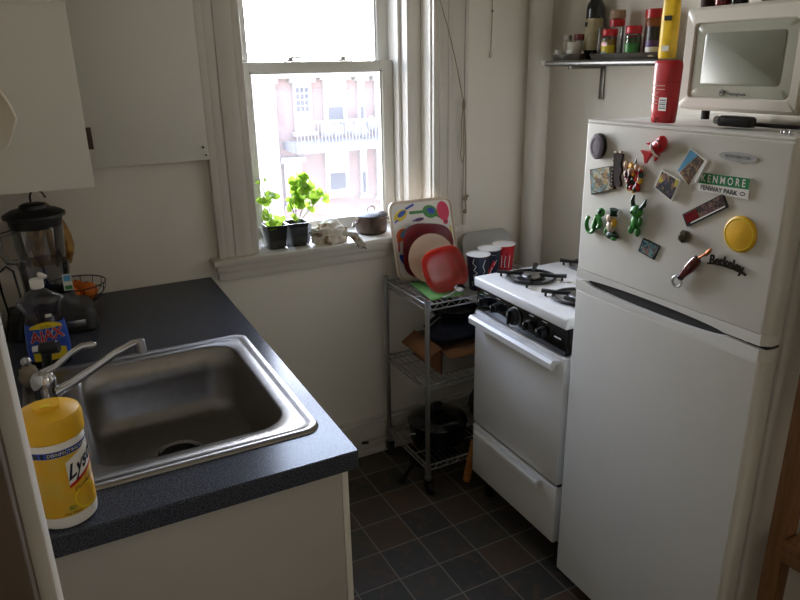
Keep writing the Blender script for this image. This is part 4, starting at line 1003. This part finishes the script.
q = [(.269 - .289, 1.394 - 1.361), (.326 - .289, 1.377 - 1.361), (.308 - .289, 1.327 - 1.361), (.252 - .289, 1.350 - 1.361)]
MB().m('white_print').prism(q, .0, .010).m('picture2').prism([(x * .88, y * .88) for x, y in q], .010, .0106).build('print', o)
MB().m('black_print').prism([(-.033, -.009), (-.022, -.004), (.012, -.024), (.016, -.031)], .0106, .0112).build('dark_skyline', o)
o = magnet('street_sign_magnet', 'green and white KENMORE FENWAY PARK sign magnet', .4295, 1.381, 0)
MB().m('white_print').prism([(-.0635, .0185), (.0625, .0215), (.0635, -.0205), (-.0605, -.0205)], 0, .004).build('plate', o)
MB().m('green_sign').prism([(-.0635, .0185), (.0625, .0215), (.063, -.001), (-.062, -.004)], .004, .0046).build('green_field', o)
b = MB().m('white_print').text('K E N M O R E', .0215, Matrix.Translation((.0, .0085, .0047)) @ Matrix.Rotation(.02, 4, 'Z'), .0004, sx=.80, off=.0004)
b.m('black_print').text('FENWAY PARK', .0135, Matrix.Translation((-.008, -.0125, .0041)), .0004, sx=1.0, off=.0004).prism(ell(.050, -.0115, .006, .004, 0, 14), .0041, .0046).m('white_print').prism(ell(.050, -.0115, .004, .002, 0, 14), .0046, .0048); b.build('lettering', o)
o = magnet('framed_poster_magnet', 'black framed dark red poster magnet under the street sign', .393, 1.319, .566)
MB().m('black').prism(rrp(0, 0, .0575, .0155, .002), 0, .004).build('frame', o)
MB().m('picture3').prism(rrp(0, .002, .054, .0115, .001), .004, .0046).m('red_dark').prism(rrp(-.035, .002, .018, .010, .001), .0046, .005).m('white_print').prism(rrp(.005, -.0112, .048, .0014, .0005), .0046, .005).build('print', o)
o = magnet('gem_magnet', 'small faceted pewter nugget magnet at the door centre', .3515, 1.253, .2)
MB().m('gem').lathe([(.013, 0), (.016, .006), (.013, .014), (.006, .019), (0, .019)], (0, 0, 0), 7).build('nugget', o, smooth=5)
o = magnet('yellow_button_magnet', 'round plain yellow button magnet at the door right', .4865, 1.2865, 0)
MB().m('yellow').lathe([(.038, 0), (.0385, .003), (.036, .006), (.030, .0075), (0, .009)], (0, 0, 0), 44).build('button', o)
MB().m('yellow_print').tube([(p[0], p[1], .0066) for p in ell(0, 0, .033, .033, 0, 40)], .0014, 6, True).build('rim_line', o)
o = magnet('teal_card_magnet', 'small tilted teal card magnet low on the door', .250, 1.201, 0)
MB().m('black').prism([(-.022, .022), (.033, .014), (.019, -.023), (-.033, -.013)], 0, .003).m('picture4').prism([(-.020, .019), (.029, .012), (.017, -.020), (-.029, -.011)], .003, .0036).build('card', o)
o = magnet('curled_green_magnet', 'curled bright green snake-like magnet at the door left', .062, 1.236, 0)
MB().m('green').tube([(-.012 + .016 * math.cos(t), -.012 + .022 * math.sin(t), .008) for t in [2.2 + i * .35 for i in range(15)]] , .0055, 8).tube([(.0, -.02, .010), (.006, .0, .010), (.010, .012, .010), (.020, .008, .010), (.026, -.006, .010), (.018, -.016, .010)], .0065, 8).ball((.026, .026, .011), (.012, .012, .009), 14, 10).m('green_dark').ball((.028, .028, .018), (.007, .007, .004), 10, 8).build('coil', o)
o = magnet('green_figure_magnet', 'small pale-faced figure magnet with dark hat standing on green', .126, 1.240, 0)
MB().m('cream').ball((.0, -.006, .010), (.014, .018, .009), 14, 10).m('skin').ball((0, .014, .013), (.013, .013, .010), 14, 10).m('yellow').ball((.012, .004, .012), (.007, .012, .007), 10, 8).build('torso', o)
MB().m('green_dark').cyl((.004, .022, .012), (.008, .038, .012), .009, .011, seg=14).cyl((-.010, .022, .013), (.020, .024, .013), .003, seg=8).build('hat', o)
MB().m('green_dark').ball((.004, -.030, .009), (.022, .011, .008), 14, 10, nz=.3).m('green').ball((-.014, -.022, .009), (.008, .012, .007), 10, 8).ball((.014, -.036, .012), (.010, .006, .005), 10, 8).build('base', o)
o = magnet('green_rabbit_magnet', 'glossy green long-eared creature magnet at the door centre left', .208, 1.272, 0)
MB().m('green').ball((0, .014, .012), (.018, .016, .011), 16, 10).ball((-.001, -.012, .010), (.014, .020, .009), 14, 10).ball((-.016, -.034, .008), (.008, .012, .006), 10, 8).ball((.006, -.036, .008), (.007, .013, .006), 10, 8).ball((.015, -.008, .012), (.005, .012, .005), 10, 8).build('body', o)
MB().m('green_dark').tube([(-.010, .022, .012), (-.018, .036, .011), (-.014, .052, .010)], .0055, 8, taper=[1, 1.1, .4]).tube([(.010, .022, .012), (.020, .032, .011), (.024, .046, .010)], .0055, 8, taper=[1, 1.1, .4]).ball((-.006, .012, .022), .004, 8, 6).ball((.007, .014, .022), .0035, 8, 6).build('ears', o)
o = magnet('bottle_opener_magnet', 'brown bottle-shaped opener magnet with a steel loop', .372, 1.178, .93)
Rr = Matrix.Rotation(PI / 2, 3, 'Y')
MB().m('brown_bottle').loft([[Vector((x, r * math.cos(2 * PI * k / 18), .011 + r * .8 * math.sin(2 * PI * k / 18))) for k in range(18)] for x, r in ((-.024, .0075), (-.008, .009), (.012, .0125), (.034, .0125), (.044, .010), (.046, .004))]).build('body', o)
MB().m('chrome_dull').tube([(-.024 - .014 + .013 * math.cos(t), .0125 * math.sin(t), .010) for t in [i * PI / 10 for i in range(20)]], .003, 8, True).m('black').ball((-.022, 0, .011), (.007, .009, .008), 12, 8).build('opener_loop', o)
MB().m('copper').tube([(.046, .0, .010), (.064, -.004, .009)], .0028, 8).ball((.073, -.006, .008), (.013, .005, .003), 12, 8).build('tip', o)
o = magnet('script_magnet', 'dark bronze Berkeley lettering magnet at the lower right of the freezer door', .466, 1.216, -.02)
b = MB().m('bronze')
def arcfn(u, v): return (u, v + .10 * (.0025 - u * u) / .05 * .6 + .0, .0055)
b.text('Berkeley', .030, None, fn=lambda u, v: (u, v + .004 - 2.6 * u * u, .006), sx=.80, off=.0008)
b.text('Berkeley', .030, None, fn=lambda u, v: (u, v + .004 - 2.6 * u * u, .004), sx=.80, off=.0012)
pl = [(-.048 + .096 * i / 16, -.006 - 2.6 * (-.048 + .096 * i / 16) ** 2) for i in range(17)]; pl += [(x, y + .0035) for x, y in pl[::-1]]
b.prism(pl, 0, .004); b.build('letters', o)

# ---- on top of the fridge
def ft(a, u, z=0): return XF @ Vector((a, -u, FH + .001 + z))
o = thing('body_wash_bottle', 'red plastic body wash bottle on the fridge front edge', 'bottle', ft(.06, .193), FT)
b = MB().m('red').loft([sup(0, 0, z, hx, hy, 3, 32) for z, hx, hy in ((0, .015, .029), (.004, .017, .031), (.04, .0185, .033), (.10, .0185, .035), (.128, .018, .036), (.136, .016, .035), (.140, .012, .031))]); b.build('body', o)
b = MB().m('red_dark').loft([sup(0, 0, z, .0188, .0362, 3, 32) for z in (.092, .0925)], False, False)
XW = Matrix.Translation((-.0200, 0, 0)) @ Matrix(((0, 0, -1, 0), (-1, 0, 0, 0), (0, 1, 0, 0), (0, 0, 0, 1)))
b.m('white_print').prism(rrp(.012, .043, .0115, .015, .001), .0, .0006, XW)
for i in range(5): b.m('black_print').prism(rrp(.012, .034 + i * .0045, .009, .0006 if i % 2 else .0012, .0002), .0006, .0009, XW)
for i in range(6): b.m('skin').prism(rrp(-.004 if i < 2 else -.013, .084 - i * .008, .018 if i < 2 else .009, .0006, .0002), .0, .0006, XW)
b.build('back_label', o)
MB().m('red_dark').prism([(-.010, .0), (-.004, .012), (.004, .012), (.0, 0)], 0, .0008, XW).build('front_mark', o)
o = thing('black_clip', 'black and chrome key fob lying on the fridge top', 'key fob', ft(.10, .362), FT)
MB().m('black').loft([sup(0, 0, z, hx, hy, 3, 28) for z, hx, hy in ((0, .016, .042), (.004, .018, .045), (.018, .017, .043), (.022, .013, .038))]).build('case', o)
MB().m('chrome').lathe([(.008, 0), (.009, .003), (.009, .010), (.006, .012)], (0, .044, .011), 16, 'y').build('chrome_end', o)
o = thing('charm', 'tiny silver charm on the fridge top right edge', 'charm', ft(.02, .535), FT)
MB().m('chrome').ball((0, 0, .005), .005, 10, 8).ball((.0, -.012, .0055), .0055, 10, 8).ball((.004, .01, .004), .004, 10, 8).build('beads', o)

# ---- microwave
MZ = 1.5125; MH = .236; MW_, MD_ = .46, .36
MC = thing('microwave', 'off-white microwave with greenish window standing on the fridge', 'microwave', (1.602, -1.172, FH + .001), FT)
b = MB().m('micro').box((.02, -MW_, .022), (MD_, 0, .022 + MH), .012, 3); b.build('case', MC)
for x in (.05, MD_ - .04):
    for y in (-.05, -MW_ + .05): MB().m('rubber').cyl((x, y, 0), (x, y, .023), .010, seg=16).build('foot', MC)
zb, zt = .026, .022 + MH - .003
def fr_ring(u0, u1, z0, z1, x, r): return [Vector((x, -((u0 + u1) / 2 + p.x), (z0 + z1) / 2 + p.y)) for p in rr(0, 0, 0, (u1 - u0) / 2, (z1 - z0) / 2, r)]
b = MB().m('micro').loft([fr_ring(.002, .318, zb, zt, .021, .006), fr_ring(.002, .318, zb, zt, .006, .008), fr_ring(.008, .314, zb + .006, zt - .006, .0, .008), fr_ring(.030, .296, .052, .222, .0, .012), fr_ring(.034, .292, .056, .218, .006, .010)]); dd = b.build('door', MC)
b = MB().m('micro_glass').loft([fr_ring(.033, .293, .055, .219, .006, .010), fr_ring(.034, .292, .056, .218, .004, .012), fr_ring(.055, .275, .072, .205, .003, .012), fr_ring(.060, .270, .078, .200, .0035, .012)])
b.build('window', dd)
b = MB().m('micro_screen').loft([fr_ring(.062, .268, .082, .198, .0032, .008), fr_ring(.063, .267, .083, .197, .0025, .008)]); b.build('mesh_screen', dd)
XM = Matrix.Translation((.0022, 0, 0)) @ Matrix(((0, 0, -1, 0), (-1, 0, 0, 0), (0, 1, 0, 0), (0, 0, 0, 1)))
b = MB().m('black_print').tube([XM @ Vector((.128 + .007 * math.cos(t * PI / 10), .066 + .007 * math.sin(t * PI / 10), .001)) for t in range(20)], .0008, 5, True).text('W', .010, XM @ Matrix.Translation((.128, .066, .0004)), .0008, off=.0004).text('Westinghouse', .0088, XM @ Matrix.Translation((.166, .064, .0004)), .0008, off=.0003)
b.build('brand_mark', dd)
b = MB().m('micro').box((.004, -MW_ + .002, zb), (.0205, -.322, zt), .005); cpn = b.build('control_panel', MC); MB().m('black_gloss').box((.0025, -MW_ + .02, .19), (.0045, -.34, .225), .001).build('display', cpn)
for i in range(4):
    for j in range(3): MB().m('fridge_trim').box((.0015, -.345 - j * .034 - .026, .07 + i * .028), (.0045, -.345 - j * .034, .09 + i * .028), .001).build('button', cpn)
b = MB().m('black').tube([(1.575, -1.395, FH + .006), (1.56, -1.43, FH + .006), (1.555, -1.48, FH + .006), (1.57, -1.56, FH + .006)], .0045, 8); tag(b.build('power_cord'), 'black power cord lying under the microwave front', 'cord')
# things on top of the microwave
mt = MC.location.z + .022 + MH + .001
def topthing(name, label, cat, x, y): return thing(name, label, cat, (x, y, mt), 0)
o = topthing('spice_jar', 'dark lidded spice jar at the left on top of the microwave', 'jar', 1.650, -1.192)
MB().m('brown_strip').lathe([(.016, 0), (.017, .003), (.017, .05)], (0, 0, 0), 20).build('jar_body', o); MB().m('chrome_dull').lathe([(.018, .050), (.018, .064), (0, .065)], (0, 0, 0), 20).build('lid', o)
o = topthing('spice_jar', 'dark brown jar, second from left on top of the microwave', 'jar', 1.652, -1.232)
MB().m('red_dark').lathe([(.017, 0), (.018, .003), (.018, .045)], (0, 0, 0), 20).build('jar_body', o); MB().m('black').lathe([(.019, .045), (.019, .06), (0, .061)], (0, 0, 0), 20).build('lid', o)
o = topthing('spice_jar', 'black jar, third from left on top of the microwave', 'jar', 1.655, -1.274)
MB().m('black_gloss').lathe([(.018, 0), (.019, .003), (.019, .05)], (0, 0, 0), 20).build('jar_body', o); MB().m('brown_strip').lathe([(.020, .05), (.020, .065), (0, .066)], (0, 0, 0), 20).build('lid', o)
o = topthing('white_bowl', 'pale green-white bowl on top of the microwave', 'bowl', 1.690, -1.345)
MB().m('label_white').lathe([(.025, 0), (.035, .005), (.055, .04), (.053, .04), (.033, .008), (0, .006)], (0, 0, 0), 32).build('bowl_body', o); MB().m('grey_tray').lathe([(.056, .041), (.04, .05), (0, .056)], (0, 0, 0), 32).build('cover', o)

# ================================================================ WALL SHELF (right wall)
WS = thing('wall_shelf', 'narrow metal-edged wall shelf full of spices above the stove', 'shelf', (0, 0, 0))
SZT = 1.633
MB().m('trim').box((1.95, -.93, SZT - .018), (XR - .002, -.20, SZT), .001).build('shelf_board', WS)
MB().m('rail').tube([(1.945, -.245, SZT - .010), (1.945, -.93, SZT - .010)], .010, 14).ball((1.945, -.245, SZT - .010), .010, 12, 8).tube([(1.945, -.245, SZT - .010), (1.955, -.225, SZT - .010), (2.0, -.215, SZT - .010)], .008, 10).build('front_rail', WS)
for y in (-.345, -.86):
    MB().m('pewter').box((XR - .008, y - .012, 1.49), (XR - .002, y + .012, SZT - .018), .001).box((1.97, y - .010, SZT - .030), (XR - .008, y + .010, SZT - .0185), .001).build('bracket', WS)
def oval_tray(name, label, x, y, hx, hy, h=.018):
    b = MB().m('pewter').loft([sup(0, 0, z, a, c, 2.1, 40) for z, a, c in ((0, hx * .85, hy * .88), (.003, hx * .9, hy * .93), (h, hx, hy), (h + .001, hx - .001, hy - .001), (.006, hx * .88, hy * .91))]); o = b.build(name, smooth=50); o.location = (x, y, SZT + .0008); return tag(o, label, 'tray')
oval_tray('metal_tray', 'long oval pewter tray holding the spice jars on the wall shelf', 2.045, -.565, .085, .18, .020)
oval_tray('metal_dish', 'small pewter dish at the left end of the wall shelf', 2.01, -.292, .058, .072, .022)
TZ2 = SZT + .0075
def jar(name, label, x, y, z, parts, cat='jar', grp='spices and jars on the wall shelf', sc=1.0):
    t = thing(name, label, cat, (x, y, z), 0, grp)
    for nm, key, prof in parts: MB().m(key).lathe([(r * sc, h * sc) for r, h in prof], (0, 0, 0), 28).build(nm, t)
    return t
# left group
def glint(x, y, l):
    jar('dish_glint', l, x, y, TZ2, [('cup', 'white_print', [(.009, 0), (.011, .002), (.015, .022), (.015, .030), (.013, .030), (.010, .006), (0, .004)])], 'cup')  # white shape stands in for a highlight reflected on the pewter dish
glint(1.985, -.262, 'white cup-shaped stand-in for a highlight at the left of the small pewter dish'); glint(1.982, -.330, 'white cup-shaped stand-in for a highlight at the right of the small pewter dish')
jar('spice_jar', 'small glass jar with steel cap behind the left highlight shape', 2.075, -.20, SZT + .001, [('glass', 'label_white', [(.018, 0), (.020, .003), (.020, .068), (.016, .075)]), ('cap', 'chrome_dull', [(.018, .075), (.018, .092), (0, .093)])])
jar('spice_jar', 'low jar with dark red lid beside the oil bottle', 2.09, -.258, SZT + .001, [('glass', 'jar', [(.021, 0), (.022, .003), (.022, .072)]), ('cap', 'red_dark', [(.023, .072), (.023, .094), (0, .095)])])
jar('white_tin', 'short white tin with a small dark mark, in front of the red-lidded jar', 2.035, -.288, TZ2 , [('tin', 'label_white', [(.024, 0), (.025, .002), (.025, .056), (.024, .058), (0, .058)])])
OB = jar('oil_bottle', 'tall dark olive oil bottle with tan label on the wall shelf', 2.095, -.325, SZT + .001, [('bottle', 'oil', [(.032, 0), (.034, .004), (.034, .175), (.030, .195), (.016, .215), (.013, .23), (.013, .27)]), ('cap', 'black', [(.0145, .262), (.0145, .285), (0, .286)])], 'bottle')
b = MB().m('label_tan').loft([[Vector((.0346 * math.cos(a), .0346 * math.sin(a), z)) for a in [PI * .62 + k * PI * 1.0 / 16 for k in range(17)]] for z in (.035, .145)], False, False)
b.f = [f for f in b.f]; b.build('label', OB)
b = MB().m('black_print').prism(rrp(0, 0, .007, .008, .002), 0, .0005, Matrix.Translation((-.0351, .006, .125)) @ Matrix(((0, 0, -1, 0), (-1, 0, 0, 0), (0, 1, 0, 0), (0, 0, 0, 1)))); b.build('label_mark', OB)
# spice jars in the tray
def spice(x, y, label, body, lab, sc=1.0, h=.085, dz=0.0):
    t = thing('spice_jar', label, 'jar', (x, y, TZ2 + dz), 0, 'spices and jars on the wall shelf')
    r = .0265 * sc
    MB().m('jar').lathe([(r * .95, 0), (r, .003), (r, h * .78), (r * .9, h * .86)], (0, 0, 0), 28).build('glass', t)
    MB().m(body).lathe([(r * .92, .002), (r * .92, h * .72)], (0, 0, 0), 24).build('contents', t)
    MB().m('red').lathe([(r * .97, h * .86), (r, h * .88), (r, h * 1.12), (r * .95, h * 1.14), (0, h * 1.14)], (0, 0, 0), 28).build('cap', t)
    b = MB().m(lab).loft([[Vector((r * 1.02 * math.cos(a), r * 1.02 * math.sin(a), z)) for a in [PI * .5 + k * PI / 14 for k in range(15)]] for z in (h * .12, h * .5)], False, False)
    b.build('label', t); return t
jar('spice_jar', 'taller spice jar with tan and red caps behind the yellow-labelled one', 2.085, -.452, TZ2, [('glass', 'jar', [(.024, 0), (.026, .003), (.026, .105)]), ('lower_cap', 'red', [(.027, .105), (.027, .128), (.020, .130)]), ('upper_cap', 'tan_cap', [(.027, .131), (.027, .158), (.024, .160), (0, .160)])])
t = spice(2.02, -.487, 'spice jar with red cap and yellow label, front of the tray', 'seasoning', 'yellow_print', 1.0, .083)
MB().m('red').prism(rrp(.004, .045, .013, .006, .003), 0, .0006, Matrix.Translation((-.0275, 0, 0)) @ Matrix(((0, 0, -1, 0), (-1, 0, 0, 0), (0, 1, 0, 0), (0, 0, 0, 1)))).m('green_dark').prism(rrp(.002, .016, .012, .005, .003), 0, .0006, Matrix.Translation((-.0275, 0, 0)) @ Matrix(((0, 0, -1, 0), (-1, 0, 0, 0), (0, 1, 0, 0), (0, 0, 0, 1)))).build('label_mark', t)
jar('napkin_clip', 'clear acrylic holder standing just left of the yellow-labelled jar', 2.03, -.435, TZ2, [('holder', 'tray_clear', [(.012, 0), (.013, .002), (.013, .10), (.012, .102)])], 'holder')
jar('red_tin', 'plain red tin between the two red-capped spice jars', 2.075, -.545, TZ2, [('tin', 'red_cup', [(.023, 0), (.024, .002), (.024, .07), (.023, .072), (0, .072)])])
spice(2.03, -.588, 'spice jar with red cap and green label near the tray middle', 'herbs', 'green', 1.0, .088)
jar('powder_jar', 'large amber-brown jar with bright red lid on the wall shelf', 2.098, -.620, TZ2, [('jar_body', 'brown_jar', [(.034, 0), (.037, .004), (.037, .118), (.033, .124)]), ('lid', 'red', [(.0385, .124), (.0385, .150), (.036, .152), (0, .152)])])
jar('spice_jar', 'spice jar with black cap and purple band, right end of the tray', 2.015, -.692, TZ2, [('glass', 'label_white', [(.022, 0), (.024, .003), (.024, .03)]), ('band', 'purple', [(.0245, .030), (.0245, .05)]), ('cap', 'black', [(.025, .05), (.025, .092), (0, .093)])])
# yellow bag
o = thing('snack_bag', 'tall yellow foil bag standing at the right end of the wall shelf', 'bag', (1.985, -.782, SZT + .001), .35)
b = MB().m('bag_yellow'); rings = []
for z, hx, hy in ((0, .018, .026), (.01, .020, .028), (.05, .020, .028), (.12, .017, .028), (.18, .010, .027), (.215, .003, .026), (.235, .0015, .026)):
    rg_ = sup(0, 0, z, hx, hy, 2.3, 32)
    for p in rg_: p += Vector((noise.noise(p * 40) * .002, noise.noise(p * 45 + Vector((3, 0, 0))) * .002, 0))
    rings.append(rg_)
b.loft(rings); b.build('bag_body', o)
MB().m('black_print').prism(rrp(0, .118, .012, .007, .002), .0, .001, Matrix.Translation((-.0205, 0, 0)) @ Matrix(((0, 0, -1, 0), (-1, 0, 0, 0), (0, 1, 0, 0), (0, 0, 0, 1)))).build('dark_panel', o)
MB().m('label_white').prism(rrp(0, .03, .011, .008, .002), .0, .001, Matrix.Translation((-.0215, 0, 0)) @ Matrix(((0, 0, -1, 0), (-1, 0, 0, 0), (0, 1, 0, 0), (0, 0, 0, 1)))).build('light_panel', o)

# ================================================================ WOODEN SHELVING (right edge)
WU = thing('wooden_shelving', 'pine shelving unit standing right of the refrigerator', 'shelving', (0, 0, 0))
WX0, WX1, WY0, WY1 = 1.507, 1.93, -1.652, -2.15
for x in (WX0, WX1 - .04):
    for y in (WY0, WY1 + .04): MB().m('wood').box((x, y - .04, 0.002), (x + .04, y, 1.50), .002).build('post', WU)
for z in (.20, .60, 1.18, 1.46): MB().m('wood').box((WX0 - .02, WY1 + .045, z), (WX1, WY0 - .045, z + .02), .002).box((WX0 - .02, WY1 + .045, z - .03), (WX0 - .002, WY0 - .045, z), .002).build('shelf', WU)

# ================================================================ CEILING LAMP (off)
CL = thing('ceiling_lamp', 'round white glass ceiling lamp above the kitchen floor', 'lamp', (1.05, -1.5, ZC - .001))
MB().m('white_print').lathe([(.14, 0), (.14, -.02), (.13, -.022)], (0, 0, 0), 36).build('mount', CL)
MB().m('label_white').lathe([(.13, -.022), (.12, -.06), (.07, -.09), (0, -.10)], (0, 0, 0), 36).build('shade', CL)

# ================================================================ LIGHT, WORLD, CAMERA
w = bpy.data.worlds.new('sky'); bpy.context.scene.world = w; w.use_nodes = True
nt = w.node_tree; bg = nt.nodes['Background']
tc = nt.nodes.new('ShaderNodeTexCoord'); sp = nt.nodes.new('ShaderNodeSeparateXYZ'); rp = nt.nodes.new('ShaderNodeValToRGB')
nt.links.new(tc.outputs['Generated'], sp.inputs[0]); nt.links.new(sp.outputs[2], rp.inputs[0])
rp.color_ramp.elements[0].color = (1, .98, .95, 1); rp.color_ramp.elements[1].color = (.60, .72, 1, 1); rp.color_ramp.elements[1].position = .6
nt.links.new(rp.outputs[0], bg.inputs[0]); bg.inputs[1].default_value = 32.0
def area(name, loc, rot, sx, sy, power, col=(1, 1, 1), portal=False):
    l = bpy.data.lights.new(name, 'AREA'); l.shape = 'RECTANGLE'; l.size = sx; l.size_y = sy; l.energy = power; l.color = col
    o = bpy.data.objects.new(name, l); C.objects.link(o); o.location = loc; o.rotation_euler = rot
    if portal: l.cycles.is_portal = True
    return o
area('window_portal', ((OX0 + OX1) / 2, .27, (OZ0 + OZ1) / 2), (-PI / 2, 0, 0), .74, 1.34, 1, portal=True)
pl = bpy.data.lights.new('fill_light', 'POINT'); pl.energy = 9; pl.color = (1, .95, .88); pl.shadow_soft_size = .15  # added fill lamp out of view, brightens surfaces facing away from the window
po = bpy.data.objects.new('fill_light', pl); C.objects.link(po); po.location = (2.6, -3.2, 1.9)

cam = bpy.data.cameras.new('camera'); co = bpy.data.objects.new('camera', cam); C.objects.link(co)
R_c = Vector((0.88575222, -0.46385398, -0.01680723)); U_c = Vector((0.16634896, 0.28343033, 0.94445501)); F_c = Vector((0.43332554, 0.83934899, -0.32821067))
co.matrix_world = Matrix.Translation((0.17497, -2.41549, 1.63261)) @ Matrix((R_c, U_c, -F_c)).transposed().to_4x4()
cam.sensor_fit = 'HORIZONTAL'; cam.sensor_width = 36; cam.lens = 679.87 / 800 * 36; cam.clip_start = .02; cam.clip_end = 300
sc = bpy.context.scene; sc.camera = co
sc.view_settings.view_transform = 'Standard'; sc.view_settings.look = 'None'; sc.view_settings.exposure = 0.0; sc.view_settings.gamma = 1; sc.view_settings.use_curve_mapping = False
sc.cycles.max_bounces = 12; sc.cycles.diffuse_bounces = 8; sc.cycles.glossy_bounces = 5; sc.cycles.transparent_max_bounces = 24; sc.cycles.sample_clamp_indirect = 6
sc.cycles.caustics_reflective = False; sc.cycles.caustics_refractive = False; sc.cycles.use_denoising = True
